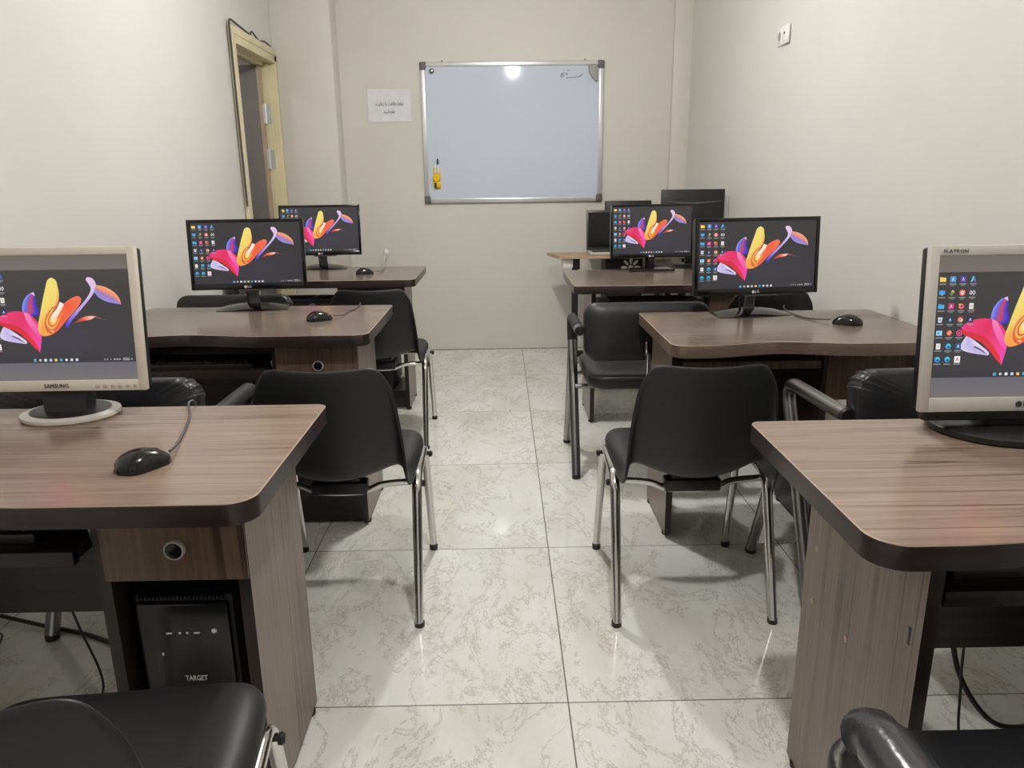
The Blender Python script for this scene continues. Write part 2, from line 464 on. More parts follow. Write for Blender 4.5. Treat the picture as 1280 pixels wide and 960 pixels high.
def pen(x, z0, z1, col, lab, tilt=0):
    t = thing('marker_pen', lab, 'marker', (-.594 + x, YB - .036, 1.255), 0, 'markers in the yellow holder')
    MB().tube([(0, 0, z0), (0, 0, z0 + (z1 - z0) * .62)], .0065, 10).build('barrel', 'white_plastic', t)
    MB().tube([(0, 0, z0 + (z1 - z0) * .6), (0, 0, z1 - .008), (0, 0, z1)], [.0072, .0072, .004], 10).build('cap', col, t)
pen(.010, .028, .125, 'ink', 'taller marker with a grey-blue cap in the yellow pen holder')
pen(-.010, .028, .085, 'white_plastic', 'shorter white marker in the yellow pen holder')

# sign on the wall
sg = thing('paper_sign', 'paper notice in a shiny plastic sleeve beside the whiteboard', 'sign', (-.905, YB, 1.738))
P = []
for i in range(13):
    row = []
    for j in range(17):
        x = -.150 + .30 * j / 16; z = -.107 + .214 * i / 12
        row.append((x, -.004 - .0015 * math.sin(x * 40 + z * 30) * math.cos(z * 47), z))
    P.append(row)
MB().grid(P).build('sleeved_sheet', 'paper', sg)
# Persian line, written with presentation forms in visual order
def shaped(s): return s[::-1]
l1 = '\uFEDF\uFEC4\uFED4\uFE8E \uFEE7\uFEC8\uFE8E\uFED3\uFE96 \uFEAD\uFE8D \uFEAD\uFECB\uFE8E\uFEF3\uFE96'
l2 = '\uFE91\uFED4\uFEAE\uFEE3\uFE8E\uFEF4\uFEF4\uFEAA'
text_mesh(shaped(l1), .036, 'sign_lettering', 'ink_dark', sg, Matrix.Translation((0, -.0065, .012)) @ FACE, width=.19)
text_mesh(shaped(l2), .036, 'sign_lettering', 'ink_dark', sg, Matrix.Translation((-.005, -.0065, -.038)) @ FACE, width=.078)

# double socket on the right wall
ang = math.atan(.0435)
so = thing('wall_socket', 'white double socket plate high on the right wall', 'socket', (xr(2.36), 2.36, 1.887), -PI / 2 - ang)
# local frame: -y faces into the room after rotation
pl = MB(); pl.box((0, -.006, 0), (.152, .012, .084), .003)
pl.build('socket_plate', 'white_plastic', so)
for x in (-.036, .036):
    MB().box((x, -.0125, 0), (.062, .004, .060), .0015).build('socket_insert', 'white_plastic', so)
MB().lathe([(.021, 0), (.021, .002), (.018, .0022)], 20, mat=Matrix.Translation((-.036, -.0145, .0)) @ FACE).build('round_outlet', 'grey_plastic', so)
MB().lathe([(.006, 0), (.006, .002)], 12, mat=Matrix.Translation((.036, -.0145, .006)) @ FACE).build('aerial_jack', 'black_matte', so)

# slim white trunking on the right wall, and the capped white cable end on the back wall
ct = MB(); ct.span((-.020, -.011, .0), (0, .011, 1.125), .003)
o = ct.build('cable_trunking', 'white_plastic', None, loc=(xr(3.02) + .001, 3.02, 0))
tag(o, 'slim white upright cable trunking low on the right wall', 'trunking')
st = thing('wall_cable', 'short white cable with a round end poking from the back wall', 'cable', (-1.0, YB, .66))
MB().tube(smooth_path([(0.0, 0, -.06), (-.005, -.05, -.02), (.012, -.08, .05), (.03, -.085, .085)]), .011, 8).build('cable_sheath', 'white_plastic', st)
MB().lathe([(.008, -.02), (.018, -.014), (.02, 0), (.018, .012), (.008, .018)], 14, c=(.028, -.085, .085)).build('cable_end', 'white_plastic', st)

# ------------------------------------------------------------------ desks
def top_outline(x0, x1, yf, yb, wave=.045, r=.05, rb=.02):
    """counter-clockwise outline, front edge bowed in over the keyboard"""
    W = x1 - x0; pts = []
    def arc(cx, cy, rad, a0, a1, k=7):
        for i in range(k + 1):
            a = math.radians(a0 + (a1 - a0) * i / k); pts.append((cx + rad * math.cos(a), cy + rad * math.sin(a)))
    arc(x0 + r, yf + r, r, 180, 270)
    xa = x0 + .10; xb = x0 + W * .66; 
    for i in range(1, 24):
        t = i / 24; x = xa + (xb - xa) * t
        if x <= x0 + r: continue
        pts.append((x, yf + wave * (math.sin(PI * t) ** 2 if wave else 0)))
    arc(x1 - r, yf + r, r, 270, 360)
    arc(x1 - rb, yb - rb, rb, 0, 90, 4)
    arc(x0 + rb, yb - rb, rb, 90, 180, 4)
    return pts

def desk(name_label, x0, x1, yf, yb, group, zt=.73, th=.04, wave=.045, pf=None, pb=None, panel_l=None, panel_r=None, divx=None,
         top='wood_top', edge='edge_dark', tray=(None, None, None), kb=True, knob='ring', left_mat='wood_side', modesty=(.29, .69), shelf=True, drawer_z=.555, r=.05, front='wood_front', tray_mat='wood_dark', tray_in=.016, knob_dz=-.014):
    cx, cy = (x0 + x1) / 2, (yf + yb) / 2
    t = thing('computer_desk', name_label, 'desk', (cx, cy, 0), 0, group)
    X = lambda v: v - cx
    Y = lambda v: v - cy
    MB().prism([(X(a), Y(b)) for a, b in top_outline(x0, x1, yf, yb, wave, r)], zt - th, zt, 0, 1, bev=.002, mi_rim=2).build('tabletop', [top, edge, 'edge_light'], t)
    zu = zt - th
    pt = .022
    # right panel, left panel: knotty side faces, dark edge banding at the front
    def panel(xa, xb, za, name, matname):
        mb = MB(); mb.span((X(xa), Y(pf), za), (X(xb), Y(pb), zu))
        mb.mi = [1 if abs(sum(mb.v[i].y for i in f) / 4 - Y(pf)) < 1e-5 else 0 for f in mb.f]
        o = mb.build(name, [matname, 'wood_dark_v'], t, weld=False)
        for yy in (pf + .03, pb - .03):
            MB().lathe([(.013, 0), (.015, .004), (.015, .012), (.010, .018)], 10, c=(X((xa + xb) / 2), Y(yy), -.0)).build('foot', 'black_plastic', t)
        return o
    panel(panel_r - pt, panel_r, .012, 'side_panel', 'wood_side')
    panel(panel_l, panel_l + pt, .012, 'side_panel', left_mat)
    panel(divx - pt, divx, .012, 'divider_panel', 'wood_dark_v')
    # drawer
    dr = MB(); dr.span((X(divx - .008), Y(pf - .004), drawer_z), (X(panel_r - .001), Y(pf + .014), zu - .006), .0015)
    d = dr.build('drawer', front, t)
    db = MB(); db.span((X(divx + .01), Y(pf + .014), drawer_z + .02), (X(panel_r - pt - .006), Y(pb - .05), zu - .03)).build('drawer_box', 'wood_dark', d)
    kx, kz = X((divx + panel_r) / 2), (drawer_z + zu) / 2 + knob_dz
    Tk = Matrix.Translation((kx, Y(pf - .004), kz)) @ FACE
    if knob == 'ring':
        MB().lathe([(.0185, 0), (.0185, .007), (.0175, .009), (.0155, .009), (.015, .007)], 24, mat=Tk).build('knob_ring', 'alu', d)
        MB().lathe([(.0150, 0), (.0150, .0085), (.012, .0095)], 20, mat=Tk).build('knob', 'black_gloss', d)
    elif knob == 'ball':
        MB().lathe([(.005, 0), (.005, .008), (.012, .012), (.014, .020), (.010, .027), (.003, .029)], 18, mat=Tk).build('knob', 'white_plastic', d)
    # bottom shelf with kick boards
    if shelf:
        MB().span((X(divx), Y(pf + .012), .095), (X(panel_r - pt), Y(pb - .02), .113)).build('bottom_shelf', 'wood_dark', t)
        MB().span((X(divx), Y(pf + .02), .012), (X(panel_r - pt), Y(pf + .036), .095)).build('kick_board', 'wood_dark', t)
    # modesty panel across the knee space
    if modesty:
        MB().span((X(panel_l + pt), Y(pb - .035), modesty[0]), (X(divx - pt), Y(pb - .018), modesty[1])).build('modesty_panel', 'wood_dark', t)
    # keyboard tray on runners
    tf, tb, tz = tray
    if tf is not None:
        tl, tr = panel_l + pt + tray_in, divx - pt - .016
        mb = MB(); mb.prism([(X(a), Y(b)) for a, b in [(tl, tf), (tr, tf), (tr, tb), (tl, tb)]], tz - .02, tz, bev=.001)
        mb.span((X(tl), Y(tf - .004), tz - .026), (X(tr), Y(tf + .014), tz + .001), .001)
        ty = mb.build('keyboard_tray', tray_mat, t)
        for xx in (panel_l + pt + .008, divx - pt - .008):
            MB().span((X(xx - .007), Y(tf + .05), tz - .006), (X(xx + .007), Y(pb - .06), tz + .022), .002).build('tray_runner', 'steel', ty)
    return t

SCREWS = [(-.235, .527), (-.239, .413), (-.385, .425)]
GL, GR = 'computer desks along the left wall', 'computer desks along the right wall'
desk('wood-look computer desk with a dark edge, nearest on the left side', -1.60, -.556, -.436, .124, GL, pf=-.328, pb=.008, panel_l=-1.56, panel_r=-.61, divx=-.862, tray=(-.36, -.06, .611), top='wood_top_warm', drawer_z=.536)
desk('wood-look computer desk with a dark edge, middle of the left side', -1.606, -.604, .938, 1.578, GL, pf=1.005, pb=1.36, panel_l=-1.565, panel_r=-.652, divx=-.93, tray=(.985, 1.26, .60), drawer_z=.50, knob_dz=.016)
desk('computer desk under the farthest left monitor, dark front and open knee space', -1.606, -.606, 2.41, 3.06, GL, pf=2.445, pb=2.77, panel_l=-1.565, panel_r=-.665, divx=-1.0, tray=(2.48, 2.75, .60), modesty=(.2, .5), wave=.0, front='wood_dark_v', drawer_z=.56, knob=None)
r1 = desk('computer desk with a scuffed side panel, nearest on the right side', .372, 1.36, -.618, -.055, GR, pf=-.60, pb=-.19, panel_l=.462, panel_r=1.32, divx=1.04, tray=(-.535, -.24, .608), wave=.02, top='wood_top_warm', r=.055, tray_in=.045)
for y, z in SCREWS:
    MB().lathe([(.0065, 0), (.0065, .0008), (.004, .0012)], 12, mat=Matrix.Translation((.462 - .866, y + .3365, z)) @ Matrix.Rotation(-PI / 2, 4, 'Y')).build('screw_cover', 'beige_top', r1)
MB().box((.4615 - .866, -.570 + .3365, .555), (.001, .006, .030), .0004, mat=None).build('scuff_mark', 'ink', r1)
desk('computer desk with brown edging and a white drawer knob on the right side', .378, 1.272, .690, 1.298, GR, pf=.86, pb=1.19, panel_l=.415, panel_r=1.215, divx=.945, tray=(.845, 1.12, .640), edge='edge_brown', top='wood_top', knob='ball', drawer_z=.50, tray_mat='wood_front', left_mat='wood_side')
desk('computer desk with a chipped dark front edge, third on the right side', .203, 1.205, 2.065, 2.735, GR, pf=2.165, pb=2.52, panel_l=.30, panel_r=1.17, divx=.90, tray=(2.14, 2.42, .622), wave=.0, modesty=(.2, .5), drawer_z=.52, r=.02)

# teacher's table against the back wall: thin beige top on a steel post
tt = thing('teacher_table', 'beige-topped narrow table with a black steel post before the back wall', 'table', (.65, 3.56, 0))
MB().prism([(x - .65, y - 3.56) for x, y in [(.17, 3.70), (.235, 3.44), (1.15, 3.40), (1.15, 3.94), (.47, 3.94), (.47, 3.70)]], .722, .742, bev=.002).build('tabletop', 'beige_top', tt)
for x in (.325, 1.05):
    l = MB(); l.span((x - .65, -.09, 0), (x - .61, -.055, .66)); l.build('leg', 'black_matte', tt)
    MB().span((x - .712, -.088, .662), (x - .646, .10, .722), .002).build('bracket', 'white_plastic', tt)
    MB().span((x - .645, -.092, .650), (x - .600, .05, .722), .002).build('bracket', 'black_matte', tt)
sp = MB(); sp.span((.36 - .65, -.085, .05), (1.06 - .65, -.062, .09)).build('stretcher', 'black_matte', tt)
sd = thing('side_table', 'small dark table in the corner under the tall monitor back', 'table', (.985, 2.97, 0))
MB().box((0, 0, .705), (.37, .34, .03), .004).build('tabletop', 'black_matte', sd)
for sx in (-1, 1):
    for sy in (-1, 1): MB().box((sx * .16, sy * .145, .345), (.03, .03, .69), .003).build('leg', 'black_matte', sd)

# ------------------------------------------------------------------ wallpaper on the screens
def lerp(a, b, t): return tuple(x + (y - x) * t for x, y in zip(a, b))
def grad(stops, t):
    t = max(0., min(1., t))
    for (p0, c0), (p1, c1) in zip(stops, stops[1:]):
        if t <= p1: return lerp(c0, c1, (t - p0) / max(1e-6, p1 - p0))
    return stops[-1][1]
def resample(pts, n):
    pts = [Vector((p[0], p[1], 0)) for p in pts]
    if len(pts) > 2: pts = smooth_path(pts, 6)
    L = [0]
    for a, b in zip(pts, pts[1:]): L.append(L[-1] + (b - a).length)
    out = []
    for i in range(n):
        s = L[-1] * i / (n - 1); k = 0
        while k < len(L) - 2 and L[k + 1] < s: k += 1
        d = L[k + 1] - L[k]; t = (s - L[k]) / d if d > 1e-9 else 0
        out.append(pts[k].lerp(pts[k + 1], t))
    return out

class Screen:
    """collects coloured faces in picture units (0..1000 across, 0..578 down)"""
    def __init__(s): s.v = []; s.f = []; s.c = []; s.layer = 0
    def quad(s, x0, y0, x1, y1, c, layer=None):
        s.poly([(x0, y0), (x1, y0), (x1, y1), (x0, y1)], c)
    def poly(s, pts, c):
        o = len(s.v); s.layer += 1
        for p in pts: s.v.append((p[0], p[1], s.layer))
        s.f.append([o + i for i in range(len(pts))]); s.c.append([c(p) if callable(c) else c for p in pts])
    def disc(s, x, y, r, c, n=14, ry=None): s.poly([(x + r * math.cos(2 * PI * i / n), y + (ry or r) * math.sin(2 * PI * i / n)) for i in range(n)], c)
    def strip(s, A, B, col, n=22, m=7):
        a = resample(A, n); b = resample(B, n); s.layer += 1
        o = len(s.v)
        for i in range(n):
            for j in range(m):
                p = a[i].lerp(b[i], j / (m - 1)); s.v.append((p.x, p.y, s.layer))
        for i in range(n - 1):
            for j in range(m - 1):
                q = [(i, j), (i, j + 1), (i + 1, j + 1), (i + 1, j)]
                s.f.append([o + a_ * m + b_ for a_, b_ in q]); s.c.append([col(a_ / (n - 1), b_ / (m - 1)) for a_, b_ in q])

def Z(pts):  # from the measured close-up to picture units
    return [((x - 78) / .975, (y - 122) / .975) for x, y in pts]
def rgb(*c): return c
def wallpaper(s, bg=(44, 43, 46), warm=0., ncols=4):
    def bgc(p):
        t = p[1] / 578; u = p[0] / 1000
        c = lerp(bg, (58, 54, 74), max(0, 1 - abs(t - .75) * 3) * max(0, 1 - abs(u - .6) * 2.2) * .7)
        return lerp(c, (78, 70, 64), max(0, .35 - t) * warm)
    for i in range(16):
        for j in range(10):
            x0, x1, y0, y1 = i * 62.5, (i + 1) * 62.5, j * 57.8, (j + 1) * 57.8
            s.poly([(x0, y0), (x1, y0), (x1, y1), (x0, y1)], bgc); s.layer -= 1
    # taskbar
    s.layer += 1
    s.quad(0, 545, 1000, 578, (46, 46, 52))
    # pale lower petal
    s.strip(Z([(258, 462), (236, 500), (232, 528), (262, 545), (320, 558), (385, 568)]), Z([(262, 462), (300, 482), (345, 515), (385, 545), (392, 560), (385, 568)]),
            lambda t, u: grad([(0, (226, 214, 236)), (.5, (186, 176, 226)), (.8, (236, 226, 240)), (1, (150, 130, 200))], u * .6 + t * .4))
    s.strip(Z([(300, 520), (340, 540), (385, 566)]), Z([(310, 516), (350, 535), (385, 566)]), lambda t, u: (90, 70, 120), 10, 3)
    # blue horn
    s.strip(Z([(466, 254), (430, 268), (402, 300), (386, 340), (386, 375), (398, 395)]), Z([(466, 254), (472, 285), (474, 325), (488, 384), (462, 398), (432, 400)]),
            lambda t, u: grad([(0, (140, 150, 236)), (.25, (78, 82, 222)), (.42, (214, 70, 74)), (.56, (196, 52, 70)), (.7, (86, 62, 214)), (1, (44, 34, 150))], u) if t > .12 else (226, 200, 226))
    # big pink petal with its red fold
    s.strip(Z([(228, 416), (262, 386), (318, 370), (378, 370), (425, 388), (462, 425), (482, 470), (484, 530), (464, 622)]),
            Z([(228, 416), (242, 450), (285, 472), (335, 492), (385, 535), (430, 588), (450, 607), (458, 615), (464, 622)]),
            lambda t, u: grad([(0, (236, 58, 130)), (.4, (222, 40, 96)), (.72, (238, 62, 140)), (1, (228, 70, 196))], t) if u < .80 else (210, 36, 52), 34, 11)
    s.strip(Z([(240, 448), (285, 470), (340, 492), (400, 545), (445, 598), (464, 622)]), Z([(240, 448), (300, 462), (360, 480), (420, 530), (452, 580), (464, 622)]),
            lambda t, u: grad([(0, (206, 30, 56)), (1, (230, 44, 44))], t), 20, 3)
    s.strip(Z([(392, 372), (400, 420), (432, 480), (472, 540)]), Z([(420, 384), (440, 420), (462, 460), (484, 530)]), lambda t, u: lerp((246, 130, 180), (240, 70, 170), t), 14, 4)
    # orange right arm
    s.strip(Z([(640, 325), (682, 298), (722, 281), (744, 286), (749, 308), (722, 350), (655, 418), (590, 486), (545, 514), (510, 522)]),
            Z([(640, 325), (628, 350), (610, 385), (590, 415), (575, 440), (560, 460), (545, 480), (530, 495), (520, 508), (510, 522)]),
            lambda t, u: grad([(0, (240, 118, 78)), (.5, (236, 84, 52)), (1, (246, 160, 74))], u * .7 + t * .2), 26, 7)
    # yellow petal
    s.strip(Z([(582, 168), (556, 184), (540, 228), (514, 305), (486, 400), (468, 465), (474, 504), (500, 523), (540, 512)]),
            Z([(582, 168), (608, 186), (615, 230), (617, 280), (596, 330), (560, 378), (545, 420), (545, 460), (560, 490)]),
            lambda t, u: grad([(0, (240, 222, 120)), (.55, (238, 206, 96)), (.8, (240, 150, 60)), (1, (240, 200, 72))], t + (u - .5) * .25), 30, 8)
    s.strip(Z([(614, 250), (590, 320), (530, 375), (505, 440), (515, 495), (545, 510)]), Z([(617, 290), (604, 335), (560, 385), (535, 440), (545, 475), (565, 492)]),
            lambda t, u: grad([(0, (224, 110, 40)), (.4, (250, 214, 150)), (.7, (226, 104, 40)), (1, (196, 74, 34))], (u + t * .6) % 1.), 22, 6)
    U = [(572, 345), (540, 385), (518, 430), (524, 472), (550, 486), (584, 462), (614, 412)]
    def sc_(f): return Z([(574 + (x - 574) * f, 418 + (y - 418) * f) for x, y in U])
    for f0, f1, c1, c2 in ((1.05, .88, (214, 96, 44), (232, 130, 52)), (.88, .70, (252, 206, 110), (238, 150, 60)), (.70, .54, (206, 84, 44), (226, 116, 50)), (.54, .30, (250, 222, 130), (240, 168, 76))):
        s.strip(sc_(f0), sc_(f1), lambda t, u: lerp(c1, c2, u * .7 + t * .3), 18, 4)
    s.poly(sc_(.34), (250, 226, 150))
    s.strip(Z([(618, 314), (598, 350), (568, 385), (557, 405), (572, 420)]), Z([(642, 328), (628, 352), (606, 388), (590, 412), (572, 420)]),
            lambda t, u: grad([(0, (246, 236, 222)), (.6, (250, 226, 206)), (1, (248, 190, 150))], u * .5 + t * .5), 14, 5)
    # stem
    s.strip(Z([(800, 168), (788, 182), (800, 204), (814, 236), (800, 270), (762, 318), (700, 378), (652, 430), (637, 456), (642, 468)]),
            Z([(800, 168), (828, 175), (846, 205), (842, 240), (815, 282), (780, 322), (722, 384), (676, 432), (660, 460), (650, 468)]),
            lambda t, u: grad([(0, (236, 196, 226)), (.35, (206, 186, 232)), (.65, (190, 150, 224)), (.88, (120, 96, 220)), (1, (50, 44, 196))], t), 30, 5)
    # right leaf
    s.strip(Z([(846, 216), (900, 228), (950, 258), (980, 296), (989, 336)]), Z([(832, 258), (858, 292), (900, 316), (950, 328), (989, 336)]),
            lambda t, u: grad([(0, (238, 168, 112)), (.3, (236, 140, 110)), (.6, (150, 116, 190)), (1, (150, 146, 220))], u), 18, 7)
    # red streak
    s.strip(Z([(690, 450), (740, 412), (790, 403), (830, 404)]), Z([(690, 450), (745, 432), (795, 424), (830, 404)]), lambda t, u: grad([(0, (120, 50, 44)), (.4, (226, 82, 60)), (.8, (250, 200, 180)), (1, (230, 120, 100))], t), 12, 4)
    s.strip(Z([(825, 406), (900, 430)]), Z([(825, 412), (900, 432)]), lambda t, u: lerp((200, 100, 90), (70, 60, 66), t), 6, 2)
    # desktop icons, three or four across and seven down
    ICON = [['folder', 'tile:70,140,210', 'tile:84,60,170', 'a'], ['screen', 'swirl', 'ringr', 'dia'], ['folder2', 'tile:200,40,120', 'fox', 'page'],
            ['bin', 'tile:20,50,90', 'chrome', 'tile:40,30,90'], ['panel', 'blob', 'ringp', None], ['page2', 'edge', 'tile:30,90,150', None], ['edge', 'edge', 'acad', None]]
    for r, row in enumerate(ICON):
        for k, kind in enumerate(row):
            if kind is None: continue
            x = 31 + k * 56; y = 38 + r * 73
            icon(s, kind, x, y)
            s.quad(x - 19, y + 23, x + 19, y + 28, (150, 150, 152))
            if k and r < 6: s.quad(x - 11, y + 32, x + 11, y + 36, (128, 128, 130))
    # taskbar buttons and tray
    cols = [(96, 196, 240), (200, 200, 204), (232, 232, 236), (190, 206, 226), (240, 200, 90), (60, 170, 210), (236, 236, 240), (210, 210, 216), (206, 214, 230)]
    for i, c in enumerate(cols):
        x = 360 + i * 33
        if i in (1, 6): s.disc(x, 561, 8, c, 10)
        else: s.quad(x - 8, 553, x + 8, 569, c)
        if i == 0: s.quad(x - 1, 553, x + 1, 569, (40, 60, 80)); s.quad(x - 8, 560, x + 8, 562, (40, 60, 80))
    for x, w in ((800, 5), (816, 7), (838, 5), (862, 10), (878, 10), (894, 10)): s.quad(x - w / 2, 556, x + w / 2, 566, (170, 170, 174))
    s.quad(914, 553, 956, 558, (176, 176, 180)); s.quad(914, 563, 956, 568, (176, 176, 180)); s.disc(970, 561, 5, (180, 180, 184), 8)

def icon(s, kind, x, y):
    w = 16
    if kind.startswith('tile'):
        c = tuple(int(v) for v in kind[5:].split(',')); s.quad(x - w, y - w, x + w, y + w, c)
        s.poly([(x - 7, y + 8), (x - 2, y - 8), (x + 2, y - 8), (x + 7, y + 8), (x + 3, y + 8), (x, y - 2), (x - 3, y + 8)], lerp(c, (255, 255, 255), .75))
    elif kind.startswith('folder'):
        c = (250, 206, 92) if kind == 'folder' else (70, 170, 226)
        s.quad(x - 17, y - 13, x - 2, y - 6, lerp(c, (120, 80, 0), .25)); s.quad(x - 17, y - 9, x + 17, y + 13, c)
    elif kind == 'screen': s.quad(x - 16, y - 13, x + 16, y + 8, (60, 160, 226)); s.quad(x - 6, y + 8, x + 6, y + 13, (180, 190, 200))
    elif kind == 'panel': s.quad(x - 16, y - 13, x + 16, y + 13, (150, 214, 240)); s.disc(x - 3, y, 6, (60, 130, 200))
    elif kind == 'bin': s.poly([(x - 13, y - 13), (x + 13, y - 13), (x + 9, y + 15), (x - 9, y + 15)], (214, 218, 224)); s.disc(x, y + 1, 5, (90, 110, 120))
    elif kind in ('page', 'page2'): s.quad(x - 12, y - 16, x + 12, y + 16, (236, 232, 224)); s.quad(x - 7, y - 6, x + 7, y - 3, (120, 120, 124)); s.quad(x - 7, y + 3, x + 7, y + 6, (120, 120, 124))
    elif kind == 'a': s.poly([(x - 15, y + 15), (x - 3, y - 16), (x + 4, y - 16), (x + 2, y - 2), (x - 6, y + 15)], (90, 200, 220)); s.poly([(x + 4, y - 16), (x + 16, y + 15), (x + 6, y + 15), (x, y)], (70, 110, 200))
    elif kind == 'swirl': s.disc(x + 3, y - 6, 8, (214, 206, 120)); s.disc(x - 3, y + 6, 9, (120, 130, 70)); s.disc(x + 3, y - 4, 3, (40, 40, 40))
    elif kind == 'ringr': s.disc(x, y, 17, (236, 96, 96)); s.disc(x, y, 9, (250, 246, 246)); s.disc(x, y, 4, (30, 30, 40))
    elif kind == 'ringp': s.disc(x, y, 17, (236, 60, 130)); s.disc(x, y, 10, (60, 20, 40)); s.disc(x, y, 5, (240, 120, 170))
    elif kind == 'dia':
        for dx in (-8, 8):
            s.poly([(x + dx - 10, y), (x + dx, y - 14), (x + dx + 10, y), (x + dx, y + 14)], (214, 214, 218)); s.poly([(x + dx - 5, y), (x + dx, y - 7), (x + dx + 5, y), (x + dx, y + 7)], (44, 43, 46))
    elif kind == 'fox': s.disc(x, y + 1, 15, (240, 110, 60)); s.disc(x + 2, y, 8, (130, 60, 160)); s.disc(x - 8, y - 9, 6, (250, 180, 60))
    elif kind == 'chrome':
        s.disc(x, y, 16, (230, 80, 60)); s.poly([(x, y), (x + 14, y + 8), (x, y + 16), (x - 14, y + 8)], (70, 170, 90)); s.poly([(x, y), (x + 16, y - 3), (x + 13, y + 9), (x + 3, y + 15)], (250, 206, 70)); s.disc(x, y, 8, (240, 240, 244)); s.disc(x, y, 6, (70, 130, 230))
    elif kind == 'blob': s.disc(x, y, 15, (236, 96, 60)); s.disc(x + 5, y - 7, 7, (250, 150, 110)); s.disc(x - 2, y + 3, 5, (250, 214, 196))
    elif kind == 'edge': s.disc(x, y, 16, (40, 150, 216)); s.disc(x + 3, y - 4, 10, (80, 210, 190)); s.disc(x + 3, y + 3, 7, (20, 70, 150))
    elif kind == 'acad':
        s.quad(x - 16, y - 18, x + 16, y + 18, (244, 240, 240)); s.poly([(x - 9, y + 11), (x - 2, y - 11), (x + 2, y - 11), (x + 9, y + 11), (x + 5, y + 11), (x, y - 3), (x - 5, y + 11)], (200, 40, 44))

def screen_mesh(w, h, letterbox=False, bg=(44, 43, 46), warm=0.):
    """screen picture, local x right, z up, facing -y; centred"""
    s = Screen(); wallpaper(s, bg, warm)
    if letterbox:
        ih = w * .578 * 1.155            # the picture keeps its shape between two grey bands
        ih = h * .74
    else: ih = h
    top = ih / 2 + (h * .015 if letterbox else 0)
    vs = []
    for x, y, l in s.v: vs.append((-w / 2 + w * x / 1000, -.00012 - .000006 * l, top - ih * y / 578))
    fs = list(s.f); cs = list(s.c)
    if letterbox:
        for z0, z1, c0, c1 in ((top, h / 2, (110, 103, 100), (104, 96, 90)), (-h / 2, top - ih, (112, 106, 104), (98, 98, 108))):
            o = len(vs); vs += [(-w / 2, -.0001, z0), (w / 2, -.0001, z0), (w / 2, -.0001, z1), (-w / 2, -.0001, z1)]
            fs.append([o, o + 1, o + 2, o + 3]); cs.append([c0, c0, c1, c1])
    me = bpy.data.meshes.new('screen'); me.from_pydata(vs, [], fs)
    at = me.color_attributes.new('Col', 'FLOAT_COLOR', 'CORNER'); i = 0
    for p, c in zip(me.polygons, cs):
        for k in range(p.loop_total):
            at.data[p.loop_start + k].color = lin(c[k])
    me.materials.append(M['screen']); me.update()
    return me

